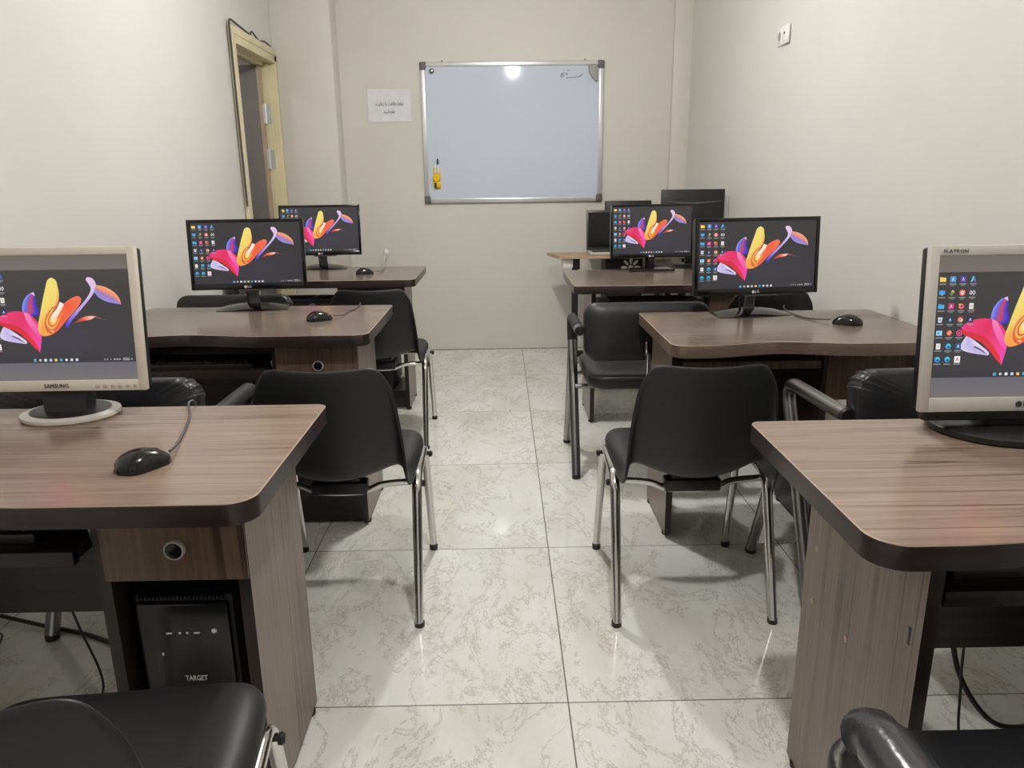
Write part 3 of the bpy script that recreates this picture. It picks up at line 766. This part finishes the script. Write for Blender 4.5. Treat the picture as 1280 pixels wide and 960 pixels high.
MEDIA = {}
def monitor(name, label, loc, yaw, tilt, w, h, zc, dy, style, group='monitors showing the desktop'):
    """loc: base centre on its support; panel centre is zc above and dy in front (-y) of it"""
    t = thing('computer_monitor', label, 'monitor', loc, yaw, group)
    T = Matrix.Translation((0, -dy, zc)) @ Matrix.Rotation(-tilt, 4, 'X')
    silver = style in ('samsung', 'flatron')
    bez = {'samsung': 'silver', 'flatron': 'silver_grey'}.get(style, 'black_plastic')
    bs, bt, bb = (.017, .017, .024) if silver else (.0135, .0125, .024)
    if style == 'flatron': bs, bt, bb = .0175, .019, .028
    fd = .016
    fm = MB()
    fm.box((-w / 2 + bs / 2, fd / 2, 0), (bs, fd, h), .002, mat=T); fm.box((w / 2 - bs / 2, fd / 2, 0), (bs, fd, h), .002, mat=T)
    fm.box((0, fd / 2, h / 2 - bt / 2), (w - .004, fd - .0006, bt), .002, mat=T); fm.box((0, fd / 2, -h / 2 + bb / 2), (w - .004, fd - .0006, bb), .002, mat=T)
    fm.build('bezel', bez if silver else 'black_gloss', t)
    sw, sh = w - 2 * bs, h - bt - bb
    key = (round(sw, 3), round(sh, 3), silver)
    me = screen_mesh(sw + .001, sh + .001, silver, (52, 50, 52) if silver else (46, 45, 47), 1. if style == 'samsung' else .3)
    me.transform(T @ Matrix.Translation((0, .004, (bb - bt) / 2)))
    so_ = bpy.data.objects.new('screen', me); C.objects.link(so_); so_.parent = t
    bk = MB()
    bk.box((0, fd + .012, 0), (w - .006, .026, h - .006), .006, mat=T)
    bk.box((0, fd + .030, 0), (w * .62, .03, h * .66), .012, mat=T)
    bk.build('back_cover', 'black_plastic', t)
    zb = zc - h / 2
    if style == 'samsung':
        n = MB(); pts = [(-.062, .0), (.062, .0), (.05, .06), (-.05, .06)]
        vs = [(-.038, -.035, .012), (.048, -.035, .012), (.040, .03, .012), (-.040, .03, .012), (-.054, -dy + .004, zb + .03), (.058, -dy + .004, zb + .03), (.05, .03, zb + .04), (-.05, .03, zb + .04)]
        n.add(vs, [[0, 1, 5, 4], [1, 2, 6, 5], [2, 3, 7, 6], [3, 0, 4, 7], [4, 5, 6, 7], [3, 2, 1, 0]], 0)
        n.build('neck', 'black_matte', t)
        MB().lathe([(.100, 0), (.104, .005), (.103, .011), (.084, .0145)], 48, sy=.86).build('base_ring', 'silver_grey', t)
        MB().lathe([(.0845, .010), (.084, .0155), (.076, .017), (.03, .0185)], 40, sy=.86).build('base', 'black_plastic', t)
        text_mesh('SAMSUNG', .0125, 'logo_lettering', 'ink_dark', t, T @ Matrix.Translation((-.006, -.0008, -h / 2 + bb * .48)) @ FACE, width=.052)
        for i in range(6):
            MB().lathe([(.0042, 0), (.0042, .0012), (.003, .0018)], 12, mat=T @ Matrix.Translation((w / 2 - .022 - (5 - i) * .0165, -.0002, -h / 2 + bb * .48)) @ FACE).build('button', 'silver_grey', t)
    elif style == 'flatron':
        n = MB(); n.span((-.036, -.03, .012), (.050, .035, zb + .05), .003); n.build('neck', 'black_matte', t)
        MB().lathe([(.126, 0), (.130, .004), (.130, .014), (.124, .018), (.05, .020)], 48, sy=.93).build('base', 'black_plastic', t)
        MB().box((0, fd + .014, -h / 2 - .006), (w * .9, .024, .03), .004, mat=T).build('lower_cover', 'black_matte', t)
        MB().box((-w / 2 + .045, fd + .012, -h / 2 - .012), (.012, .02, .012), .003, mat=T).build('cable_hook', 'black_matte', t)
        text_mesh('FLATRON', .0085, 'logo_lettering', 'ink', t, T @ Matrix.Translation((-w / 2 + .046, -.0008, h / 2 - bt * .55)) @ FACE, width=.046)
        lg_logo(t, T @ Matrix.Translation((.012, -.0008, -h / 2 + bb * .5)), .0085, 'ink_dark')
    elif style == 'lg_wide':
        # low glossy wedge foot and a short clear-looking neck
        P = []
        for i in range(15):
            u = -1 + 2 * i / 14; row = []
            for v, zz in ((-1, .002), (-.92, .006), (-.4, .016), (.2, .026), (.75, .018), (1, .004)):
                wdt = .135 * (1 - .05 * v)
                row.append((u * wdt, v * .062 + .012 * (1 - u * u) * (1 if v < 0 else -1) * -1 * (1 if v < 0 else -1), max(.002, zz * (1 - .65 * u * u))))
            P.append(row)
        b_ = MB(); b_.grid(P)
        rim = [r[0] for r in P] + [P[-1][k] for k in range(1, 6)] + [r[-1] for r in reversed(P[:-1])] + [P[0][k] for k in range(4, 0, -1)]
        n_ = len(rim); b_.add([Vector(p) for p in rim] + [Vector((p[0], p[1], 0)) for p in rim], [[k, n_ + k, n_ + (k + 1) % n_, (k + 1) % n_] for k in range(n_)] + [[n_ + k for k in range(n_)]], 0)
        b_.build('base', 'black_gloss', t)
        n = MB(); n.tube([(0, .0, .018), (0, -.004, .05), (0, -.012, zb + .03)], [.024, .020, .023], 12, flat=.55); n.build('neck', 'grey_gloss', t)
        MB().tube([(-.028, .012, .015), (-.030, .014, zb + .02)], .005, 8).build('cable', 'cable', t)
        MB().box((.02, .01, -h / 2 - .003), (.13, .014, .008), .002, mat=T).build('speaker_strip', 'grey_gloss', t)
        lg_logo(t, T @ Matrix.Translation((-.006, -.0008, -h / 2 + bb * .42)), .0075, 'print_white')
    elif style == 'lg_flat':
        b_ = MB(); b_.prism([(-.13, -.05), (.13, -.05), (.12, .06), (-.10, .06)], 0, .012, bev=.003); b_.build('base', 'black_gloss', t)
        n = MB(); n.box((0, .01, zb / 2 + .01), (.055, .022, zb + .03), .004); n.build('neck', 'black_gloss', t)
        lg_logo(t, T @ Matrix.Translation((-.006, -.0008, -h / 2 + bb * .42)), .0075, 'print_white')
    return t
def lg_logo(t, Tm, s, mat):
    MB().lathe([(s * .72, 0), (s * .72, .0004)], 20, mat=Tm @ Matrix.Translation((-s * 1.15, 0, 0)) @ FACE).build('logo_emblem', mat, t)
    text_mesh('LG', s * 1.75, 'logo_lettering', mat, t, Tm @ Matrix.Translation((s * .85, 0, 0)) @ FACE)

ZT = .73
monitor('', 'silver-framed monitor on the nearest left desk', (-1.115, .066, ZT), .0, .105, .376, .310, .218, .013, 'samsung')
monitor('', 'black monitor on the middle desk of the left side', (-1.165, 1.535, ZT), .079, .10, .452, .276, .225, .05, 'lg_wide')
monitor('', 'black monitor on the farthest left desk, near the door', (-1.212, 3.005, ZT), .058, .10, .468, .290, .228, .05, 'lg_wide')
monitor('', 'black monitor on the right desk with brown edging', (.782, 1.236, ZT), .146, .08, .481, .277, .220, .046, 'lg_wide')
monitor('', 'black monitor on the third right desk, before the dark monitor backs', (.684, 2.667, ZT), .091, .08, .468, .290, .219, .03, 'lg_flat')
monitor('', 'silver-grey monitor on the nearest right desk', (.848, -.130, ZT), .0, .105, .378, .318, .212, .035, 'flatron')

# monitors seen from behind on the teacher's table and in the corner
def back_monitor(label, loc, w, h, zc, ridge):
    t = thing('computer_monitor', label, 'monitor', loc, 0, None)
    MB().box((0, 0, zc), (w, .035, h), .006).build('back_cover', 'black_plastic', t)
    MB().box((0, .019, zc), (w - .03, .004, h - .03)).build('screen', 'black_gloss', t)
    b = MB()
    if ridge:
        pts = []
        for i in range(17):
            u = -1 + 2 * i / 16; pts.append((u * w * .44, -.0175, zc + h / 2 - .068 - .012 * (1 - u * u)))
        b.tube(pts, [.002 + .006 * (1 - (2 * i / 16 - 1) ** 2) for i in range(17)], 8); b.build('back_ridge', 'grey_gloss', t)  # grey colour on the black ridge stands in for its highlight
    else: b.box((0, -.022, zc - .02), (w * .6, .02, h * .55), .008).build('back_ridge', 'black_plastic', t)
    MB().box((0, .0, (zc - h / 2) / 2 + .01), (.06, .03, zc - h / 2 + .02), .004).build('neck', 'black_plastic', t)
    MB().lathe([(.10, 0), (.10, .008), (.09, .014)], 28, sy=.7).build('base', 'black_plastic', t)
back_monitor('black monitor turned away, its back showing above the third right screen', (.745, 3.83, .742), .325, .28, .200, False)
back_monitor('taller black monitor turned away in the corner, curved ridge across its back', (.985, 2.98, .72), .372, .335, .277, True)

# laptop on the teacher's table
lp = thing('laptop', 'open black laptop standing on the beige table', 'laptop', (.605, 3.575, .742), 0)
b = MB(); b.box((0, -.02, .009), (.33, .22, .016), .004); b.build('laptop_base', 'silver_grey', lp)
MB().box((0, -.02, .0175), (.28, .10, .002)).build('keyboard', 'black_plastic', lp)
T = Matrix.Translation((0, .085, .016)) @ Matrix.Rotation(-.18, 4, 'X')
MB().box((0, 0, .135), (.33, .008, .27), .004, mat=T).build('lid', 'black_plastic', lp)
MB().box((0, -.0045, .137), (.306, .002, .235), mat=T).build('screen', 'black_gloss', lp)

# ------------------------------------------------------------------ keyboards
def make_keyboard():
    t = thing('keyboard', 'x', 'keyboard')
    b = MB(); P = [(-.214, -.08), (.214, -.08), (.21, .08), (-.21, .08)]
    b.prism(P, 0, .016, bev=.004).build('keyboard_body', 'black_plastic', t)
    k = MB(); y = -.058
    for r in range(6):
        x = -.204
        while x < .19:
            w = .0165 if not (r == 0 and -.10 < x < -.02) else .095
            if not ((.075 < x < .085) or (.145 < x < .153)): k.box((x + w / 2, y, .0185), (w - .002, .0155, .006), .0015, seg=1)
            x += w + .0015
        y += .0185 + (.006 if r == 4 else 0)
    k.build('keycaps', 'black_matte', t)
    return t
kb = make_keyboard(); used = False
KG = 'keyboards on the pull-out trays'
for i, (x, y, z, lab) in enumerate([(-1.20, -.245, .612, 'black keyboard on the tray of the nearest left desk'), (-1.24, 1.095, .601, 'black keyboard on the tray of the middle left desk'),
                       (-1.27, 2.60, .601, 'black keyboard with its keys showing on the tray of the farthest left desk'), (.775, -.42, .609, 'black keyboard on the tray of the nearest right desk'),
                       (.680, .965, .641, 'black keyboard on the tray of the right desk with brown edging'), (.60, 2.255, .623, 'black keyboard on the tray of the third right desk')]):
    place(kb, i > 0, (x, y, z), 0, lab, KG)

# ------------------------------------------------------------------ mice
def make_mouse(grey=False):
    t = thing('computer_mouse', 'x', 'mouse')
    P = []
    for i in range(13):
        a = i / 12; y = -.050 + .100 * a
        w = .034 * (max(0.0, 1 - abs(2 * a - 1) ** 2.6)) ** .5 * (1 + .06 * math.cos(a * PI * 2)) + .0015
        hh = .034 * (math.sin(PI * min(1, a * .98 + .02)) ** .6) * (1 - .25 * a) + .003
        row = []
        for j in range(13):
            p = PI * j / 12; row.append((-w * math.cos(p) * (1 if True else 0), y, .003 + hh * math.sin(p) ** .65))
        P.append(row)
    b = MB(); b.grid(P)
    n_ = len(P); rim = [r[0] for r in P] + [r[-1] for r in reversed(P)]
    b.add([(p[0], p[1], 0.0) for p in rim], [list(range(len(rim)))])
    b.add(rim + [(p[0], p[1], 0.0) for p in rim], [[k, (k + 1) % len(rim), len(rim) + (k + 1) % len(rim), len(rim) + k] for k in range(len(rim))])
    b.build('mouse_body', 'black_gloss', t)
    MB().lathe([(.0085, -.003), (.009, 0), (.0085, .003)], 16, mat=Matrix.Translation((0, .026, .0195)) @ Matrix.Rotation(PI / 2, 4, 'Y')).build('scroll_wheel', 'grey_gloss', t)
    if grey:
        for sx in (-1, 1): MB().box((sx * .0265, .0, .016), (.006, .07, .012), .003).build('side_grip', 'grey_gloss', t)
    return t
def mouse_cable(t, pts, r=.0021, world=False):
    if world:
        R = Matrix.Rotation(-t.rotation_euler.z, 4, 'Z'); pts = [R @ (Vector(p) - t.location) for p in pts]
    MB().tube(smooth_path(pts), r, 6).build('mouse_cable', 'cable_grey', t)
MG = 'mice on the desks'
m1 = make_mouse(); m2 = copy_tree(m1)
m3 = copy_tree(m1); m4 = make_mouse(True)
tag(m1, 'glossy black mouse on the nearest left desk', None, MG); m1.location = (-.806, -.262, ZT); m1.rotation_euler = (0, 0, -.55)
mouse_cable(m1, [(-.777, -.214, .742), (-.790, -.15, .735), (-.812, -.06, .733), (-.835, .02, .733), (-.858, .08, .734), (-.872, .112, .740), (-.868, .130, .741), (-.863, .134, .722)], .0026, True)
tag(m4, 'black and grey mouse on the middle left desk', None, MG); m4.location = (-.832, 1.235, ZT); m4.rotation_euler = (0, 0, -.9)
mouse_cable(m4, [(0, .056, .012), (-.02, .11, .004), (-.08, .16, .003), (-.13, .22, .003), (-.19, .27, .004), (-.22, .29, .01)])
tag(m2, 'small black mouse on the farthest left desk', None, MG); m2.location = (-.915, 2.69, ZT); m2.rotation_euler = (0, 0, -1.2)
mouse_cable(m2, [(0, .056, .012), (-.05, .11, .004), (-.12, .13, .004), (-.2, .16, .004)])
tag(m3, 'black mouse on the right desk with brown edging', None, MG); m3.location = (1.055, 1.005, ZT); m3.rotation_euler = (0, 0, .95)
mouse_cable(m3, [(0, .056, .012), (.02, .12, .004), (.06, .18, .003), (.12, .22, .003), (.2, .27, .003), (.27, .29, .004)])

# ------------------------------------------------------------------ pc towers
def tower(label, loc, w, d, h, logo=False):
    t = thing('pc_tower', label, 'computer', loc, 0, 'computer towers under the left desks')
    b = MB(); b.box((0, 0, h / 2), (w, d, h), .006); b.build('case', 'black_matte', t)
    f = MB(); f.box((0, -d / 2 - .006, h / 2 - .004), (w * .93, .016, h * .95), .006); f.build('front_panel', 'fascia', t)
    fy = -d / 2 - .0145
    v = MB()
    for i in range(22):
        v.box((-w * .42 + w * .84 * i / 21, -d / 2 - .0, h + .001 - .002), (.003, .03, .008), .001, seg=1)
    v.build('top_vent', 'black_plastic', t)
    if logo:
        for x, w_, hh in ((-.028, .011, .003), (-.008, .004, .004), (.006, .004, .004), (.024, .011, .003)):
            MB().box((x, fy, h * .80), (w_, .002, hh)).build('port', 'print_white', t)
        MB().lathe([(.005, 0), (.005, .002), (.003, .003)], 14, mat=Matrix.Translation((.057, fy + .001, h * .81)) @ FACE).build('power_button', 'led', t)
        text_mesh('TARGET', .016, 'logo_lettering', 'print_white', t, Matrix.Translation((.012, fy - .0005, h * .535)) @ FACE, width=.042)
        MB().box((-.045, fy, h * .68), (.003, .001, .006)).build('indicator', 'print_white', t)
    else:
        for k in (.25, .4, .55): MB().box((0, fy, h * k), (w * .8, .002, .004)).build('drive_seam', 'black_matte', t)
    return t
tower('black computer tower with a lit button under the nearest left desk', (-.755, -.12, .113), .186, .34, .372, True)
tower('black computer tower under the farthest left desk', (-.835, 2.64, .113), .17, .33, .40)

# tower beside the teacher's table with a petal-shaped fan guard
ft = thing('pc_tower', 'black computer tower with a white petal fan pattern below the beige table', 'computer', (.675, 3.61, .30))
MB().box((0, 0, .21), (.25, .22, .42), .004).build('case', 'black_matte', ft)
fg = MB()
for k in range(8):
    a = 2 * PI * k / 8
    Tm = Matrix.Translation((.045, -.1115, .355)) @ Matrix.Rotation(a, 4, 'Y') @ Matrix.Translation((.044, 0, 0))
    fg.lathe([(.022, 0), (.022, .0015)], 16, sx=1.0, sy=.46, mat=Tm @ FACE)
fg.lathe([(.016, 0), (.016, .002)], 16, mat=Matrix.Translation((.045, -.1115, .355)) @ FACE)
fg.build('fan_guard', 'print_white', ft)
MB().span((-.125, -.11, -.30), (.125, .11, 0)).build('plinth', 'black_matte', ft)

# ------------------------------------------------------------------ shell chairs
def make_shell_chair():
    t = thing('shell_chair', 'x', 'chair')
    prof = [(.212, .402), (.226, .425), (.205, .446), (.12, .448), (.02, .438), (-.08, .428), (-.150, .425), (-.203, .436), (-.228, .480), (-.238, .545), (-.246, .625), (-.254, .705), (-.258, .762)]
    hw = [.172, .188, .208, .219, .220, .217, .213, .210, .208, .203, .195, .184, .164]
    roll = [.0, .012, .032, .038, .046, .070, .100, .110, .080, .040, .020, .014, .006]
    dish = [0, 0, .004, .010, .022, .044, .074, .090, .084, .060, .042, .034, .026]
    n = 21; P = []
    for i, (y, z) in enumerate(prof):
        a = prof[max(0, i - 1)]; b = prof[min(len(prof) - 1, i + 1)]
        ty, tz = b[0] - a[0], b[1] - a[1]; l = math.hypot(ty, tz); ny, nz = tz / l, -ty / l        # towards the sitter
        row = []
        for k in range(n):
            u = -1 + 2 * k / (n - 1); s = max(0, (abs(u) - .76) / .24)
            off = dish[i] * u * u - roll[i] * s * s
            ww = hw[i] * (u if abs(u) < .8 else math.copysign(.8 + .2 * math.sin(s * PI / 2) * .92, u))
            zz = z
            if i >= 11: zz = z + .010 * u * u - (.045 if i == 12 else .012) * max(0, (abs(u) - .72) / .28) ** 2
            yy = y
            if i <= 1: yy = y - .05 * max(0, (abs(u) - .7) / .3) ** 2
            row.append((ww, yy + ny * off, zz + nz * off))
        P.append(row)
    sh = MB(); sh.grid(P)
    o = sh.build('seat_shell', 'shell', t, angle=False)
    so2 = o.modifiers.new('thick', 'SOLIDIFY'); so2.thickness = .012; so2.offset = 0
    su = o.modifiers.new('smooth', 'SUBSURF'); su.levels = 2; su.render_levels = 2
    for sx in (-1, 1):
        fr = MB()
        pts = fillet([(sx * .222, -.235, .012), (sx * .218, -.105, .405), (sx * .216, .150, .412), (sx * .222, .240, .012)], .055, 8)
        m = len(pts); rr = [.0125 if not (.10 < abs(p.z - .0) and p.z > .33 and p.y < 0) else .0145 for p in pts]
        fr.tube(pts, rr, 14); fr.build('leg_frame', 'chrome', t)
        for y in (-.235, .240):
            MB().lathe([(.0135, 0), (.0145, .002), (.0145, .016), (.0125, .018)], 14, c=(sx * .2225, y + (.004 if y > 0 else -.004) * -1, 0)).build('foot_cap', 'black_plastic', t)
        for y, z in ((-.085, .378), (.140, .385)):
            MB().lathe([(.004, -.03), (.004, .006), (.0095, .008), (.0105, .014), (.007, .019)], 12, mat=Matrix.Translation((sx * .222, y, z)) @ Matrix.Rotation(sx * PI / 2, 4, 'Y')).build('screw_knob', 'black_plastic', t)
    MB().tube(smooth_path([(-.214, -.085, .385), (-.12, -.10, .383), (-.06, -.11, .366), (.06, -.11, .366), (.12, -.10, .383), (.214, -.085, .385)], 5), .010, 10).build('crossbar', 'chrome', t)
    MB().tube([(-.212, .12, .392), (.212, .12, .392)], .010, 10).build('crossbar', 'chrome', t)
    mp = MB(); mp.box((0, -.115, .385), (.16, .05, .036), .006); mp.box((0, .0, .408), (.12, .26, .018), .004); mp.build('mount_plate', 'black_plastic', t)
    return t
SG = 'black shell chairs with chrome legs'
sc = make_shell_chair()
for i, (x, y, rz, lab) in enumerate([(.388, .553, 0, 'black shell chair on chrome legs in front of the right desk with brown edging'),
                        (-.618, .570, -.0, 'black shell chair on chrome legs at the corner of the middle left desk'),
                        (-.738, 2.045, 0., 'black shell chair on chrome legs at the farthest left desk'),
                        (-.722, -.722, .10, 'black shell chair pulled up to the nearest left desk, cut by the frame'),
                        (.985, 1.80, 0., 'black shell chair behind the right monitor, only its back top showing')]):
    place(sc, i > 0, (x, y, 0), rz, lab, SG)

# ------------------------------------------------------------------ padded armchairs
def pad(mb, w, d, h, bev, mat=None, seg=4, sag=0.):
    bm = bmesh.new(); bmesh.ops.create_cube(bm, size=1)
    for v in bm.verts: v.co = Vector((v.co.x * w, v.co.y * d, v.co.z * h))
    bmesh.ops.bevel(bm, geom=bm.edges[:], offset=bev, segments=seg, affect='EDGES', profile=.5)
    vs = [v.co.copy() for v in bm.verts]; fs = [[v.index for v in f.verts] for f in bm.faces]; bm.free()
    mb.add(vs, fs, 0, True, mat)
def rounded_pad(mb, w, h, d, r, soft, mat=None, top_dip=0., n=10, crease=0.):
    """upholstered slab in the xz plane (w x h), d thick along y, corner radius r, softly bulged"""
    def outline(k):
        pts = []
        for cx, cz, a0 in ((w / 2 - r, h / 2 - r, 0), (-w / 2 + r, h / 2 - r, 90), (-w / 2 + r, -h / 2 + r, 180), (w / 2 - r, -h / 2 + r, 270)):
            for i in range(n + 1):
                a = math.radians(a0 + 90 * i / n); pts.append((cx + r * math.cos(a), cz + r * math.sin(a)))
        return pts
    base = outline(0); rings = []
    for s_, y in ((.55, -d / 2), (.86, -d / 2), (.965, -d / 2 + soft * .35), (1., -d / 2 + soft), (1., d / 2 - soft), (.965, d / 2 - soft * .35), (.86, d / 2), (.55, d / 2)):
        ring = []
        for x, z in base:
            inset = (1 - s_)
            xx = x - math.copysign(min(abs(x), inset * .12 * 1.0 * (abs(x) / (w / 2)) ** .5 * w), x) if s_ > .8 else x * s_
            zz = z - math.copysign(min(abs(z), inset * .12 * (abs(z) / (h / 2)) ** .5 * w), z) if s_ > .8 else z * s_
            if crease and zz > 0 and abs(xx) > w / 2 - r - .02:
                k_ = crease * math.sin(math.atan2(zz - h / 2 + r, abs(xx) - w / 2 + r) * 13 + y * 18)
                xx += math.copysign(k_, xx); zz += k_
            if zz > 0: zz -= top_dip * (1 - (xx / (w / 2)) ** 2) * (zz / (h / 2))
            ring.append((xx, y, zz))
        rings.append(ring)
    mb.grid(rings, mat=mat, closed=True)
    L_ = len(base)
    mb.add(rings[0], [list(range(L_))[::-1]], 0, False, mat); mb.add(rings[-1], [list(range(L_))], 0, False, mat)

def make_armchair(label, loc, rz=0., arm='grey', wrap=False, front=.055):
    t = thing('padded_armchair', label, 'chair', loc, rz, 'black padded armchairs with grey steel frames')
    b = MB(); rounded_pad(b, .50, .235, .065, .055, .022, Matrix.Translation((0, -.285, .645)) @ Matrix.Rotation(-.16, 4, 'X'), .012, 26 if wrap else 10, .003 if wrap else 0)
    bo = b.build('backrest', 'leather', t, angle=False)
    s = MB(); rounded_pad(s, .46, .46, .055, .07, .02, Matrix.Translation((0, -.09, .44)) @ Matrix.Rotation(-PI / 2, 4, 'X'))
    s.build('seat', 'leather', t, angle=False)
    for sx in (-1, 1):
        x = sx * .267
        MB().tube(fillet([(x, -.295, .650), (x, front, .648), (x, -.235, .012)], .07, 8), .0195, 16).build('arm_frame', 'steel', t)
        MB().tube([(x, front - .02, .50), (x, .225, .012)], .0175, 16).build('leg', 'steel', t)
        MB().box((x, front - .012, .515), (.030, .04, .012), .003).build('hinge_plate', 'steel', t)
        MB().lathe([(.0192, 0), (.0192, .012), (.016, .015)], 18, mat=Matrix.Translation((x, -.290, .650)) @ FACE).build('arm_cap', 'black_plastic', t)
        if arm == 'black':
            MB().tube(fillet([(x, -.235, .650), (x, front - .013, .649), (x, front - .055, .555)], .05, 6), .0215, 16).build('arm_grip', 'black_matte', t)
        elif arm == 'wrapped':
            aw = MB(); path = fillet([(x, -.285, .652), (x, front - .004, .650), (x + sx * .0, front - .05, .54)], .06, 6)
            aw.tube(path, [.030 + .0035 * math.sin(i * 2.1) for i in range(len(path))], 16); aw.build('arm_grip', 'wrap', t)
        for y in (-.235, .225):
            MB().lathe([(.0175, 0), (.019, .003), (.019, .014), (.017, .018)], 14, c=(x, y, 0)).build('foot_cap', 'black_plastic', t)
        br = MB(); br.box((x - sx * .028, -.288, .640), (.036, .004, .036)); br.box((x - sx * .024, -.280, .615), (.028, .03, .004))
        for dx in (-.007, .007):
            for dz in (-.009, .009): br.lathe([(.003, 0), (.003, .002)], 8, mat=Matrix.Translation((x - sx * .034 + dx * .6, -.290, .640 + dz)) @ FACE)
        br.build('arm_bracket', 'alu', t)
    MB().tube([(-.262, -.085, .365), (.262, -.085, .365)], .011, 10).build('crossbar', 'steel', t)
    MB().tube([(-.255, .075, .385), (.255, .075, .385)], .011, 10).build('crossbar', 'steel', t)
    MB().tube(fillet([(0, .05, .398), (0, -.15, .395), (0, -.335, .375), (0, -.340, .565)], .03, 5), .009, 10).build('back_support', 'chrome', t)
    MB().box((0, -.338, .585), (.022, .008, .055), .003).build('back_support_tip', 'chrome', t)
    return t
make_armchair('black padded armchair with a black-gripped arm at the third right desk', (.425, 1.655, 0), 0, 'black')
make_armchair('black padded armchair with a grey tube arm behind the nearest right desk', (.962, .532, 0), .05, 'grey', True)
make_armchair('black padded armchair behind the silver-framed monitor', (-1.155, .545, 0), 0, 'black', True)
make_armchair('black padded armchair behind the middle left monitor', (-1.322, 2.02, 0), 0, 'black')
make_armchair('black padded armchair with a plastic-wrapped arm, at the lower right edge', (.515, -.80, 0), 0, 'wrapped', True, -.055)

# ------------------------------------------------------------------ cables under the desks
def cable(label, pts, r=.004, mat='cable', group=None):
    o = MB().tube(smooth_path(pts, 8), r, 8).build('power_cable', mat)
    return tag(o, label, 'cable', group)
CG = 'black cables hanging under the desks'
cable('thick black cable trailing to the tower under the nearest left desk', [(-1.62, .40, .02), (-1.48, .36, .012), (-1.36, .33, .006), (-1.27, .29, .006), (-1.10, .20, .006), (-.94, .06, .006), (-.91, .02, .02)], .006, group=CG)
cable('thin black cable dropping beside the tower of the nearest left desk', [(-1.20, .055, .67), (-1.20, .06, .30), (-1.17, .09, .05), (-1.15, .05, .005), (-1.10, -.05, .004)], .003, group=CG)
cable('thin cable looping down by the armchair leg under the nearest left desk', [(-1.40, .055, .67), (-1.42, .06, .30), (-1.50, .2, .06), (-1.58, .32, .01), (-1.6, .1, .006)], .003, group=CG)
cable('thick black cable looping under the nearest right desk', [(.80, -.17, .66), (.80, -.16, .36), (.84, -.15, .18), (.93, -.15, .05), (1.05, -.12, .006), (1.2, -.08, .006), (1.3, .1, .006)], .006, group=CG)
cable('thin black cable hanging straight down under the nearest right desk', [(.83, -.165, .66), (.835, -.16, .32), (.83, -.18, .16), (.845, -.2, .02), (.9, -.3, .006)], .003, group=CG)
cable('thin black cable slung towards the right wall under the nearest right desk', [(.86, -.165, .66), (.87, -.15, .31), (1.0, -.05, .22), (1.2, -.05, .24), (1.28, -.03, .3)], .003, group=CG)

# ------------------------------------------------------------------ light
def lamp(loc, power, down, r=.06, color=(1, .99, .972)):
    l = bpy.data.lights.new('ceiling_lamp', 'POINT'); l.energy = power; l.shadow_soft_size = r; l.color = color
    o = bpy.data.objects.new('ceiling_lamp', l); C.objects.link(o); o.location = loc
    if down:
        l = bpy.data.lights.new('ceiling_downlight', 'AREA'); l.shape = 'DISK'; l.size = .10; l.energy = down; l.color = color  # extra disc added under a lamp to brighten the floor over the walls
        o = bpy.data.objects.new('ceiling_downlight', l); C.objects.link(o); o.location = (loc[0], loc[1], loc[2] - r - .005)
lamp((-.20, 1.75, 2.58), 54, 14)
lamp((.03, -.62, 2.58), 34, 15)
lamp((-2.5, 3.0, 2.5), 10, 0)  # added fill for the corridor, no fitting seen there
w = bpy.data.worlds.new('world'); scene.world = w; w.use_nodes = True
w.node_tree.nodes['Background'].inputs[0].default_value = (1, .98, .95, 1)
w.node_tree.nodes['Background'].inputs[1].default_value = .55  # soft fill entering by the opening added behind the camera
scene.view_settings.view_transform = 'Standard'
scene.view_settings.look = 'None'
scene.view_settings.exposure = 0.0
scene.view_settings.gamma = 1.0
cy = scene.cycles
cy.max_bounces = 10; cy.diffuse_bounces = 6; cy.glossy_bounces = 5
cy.sample_clamp_indirect = 6.0
cy.use_denoising = True
cy.caustics_reflective = False; cy.caustics_refractive = False
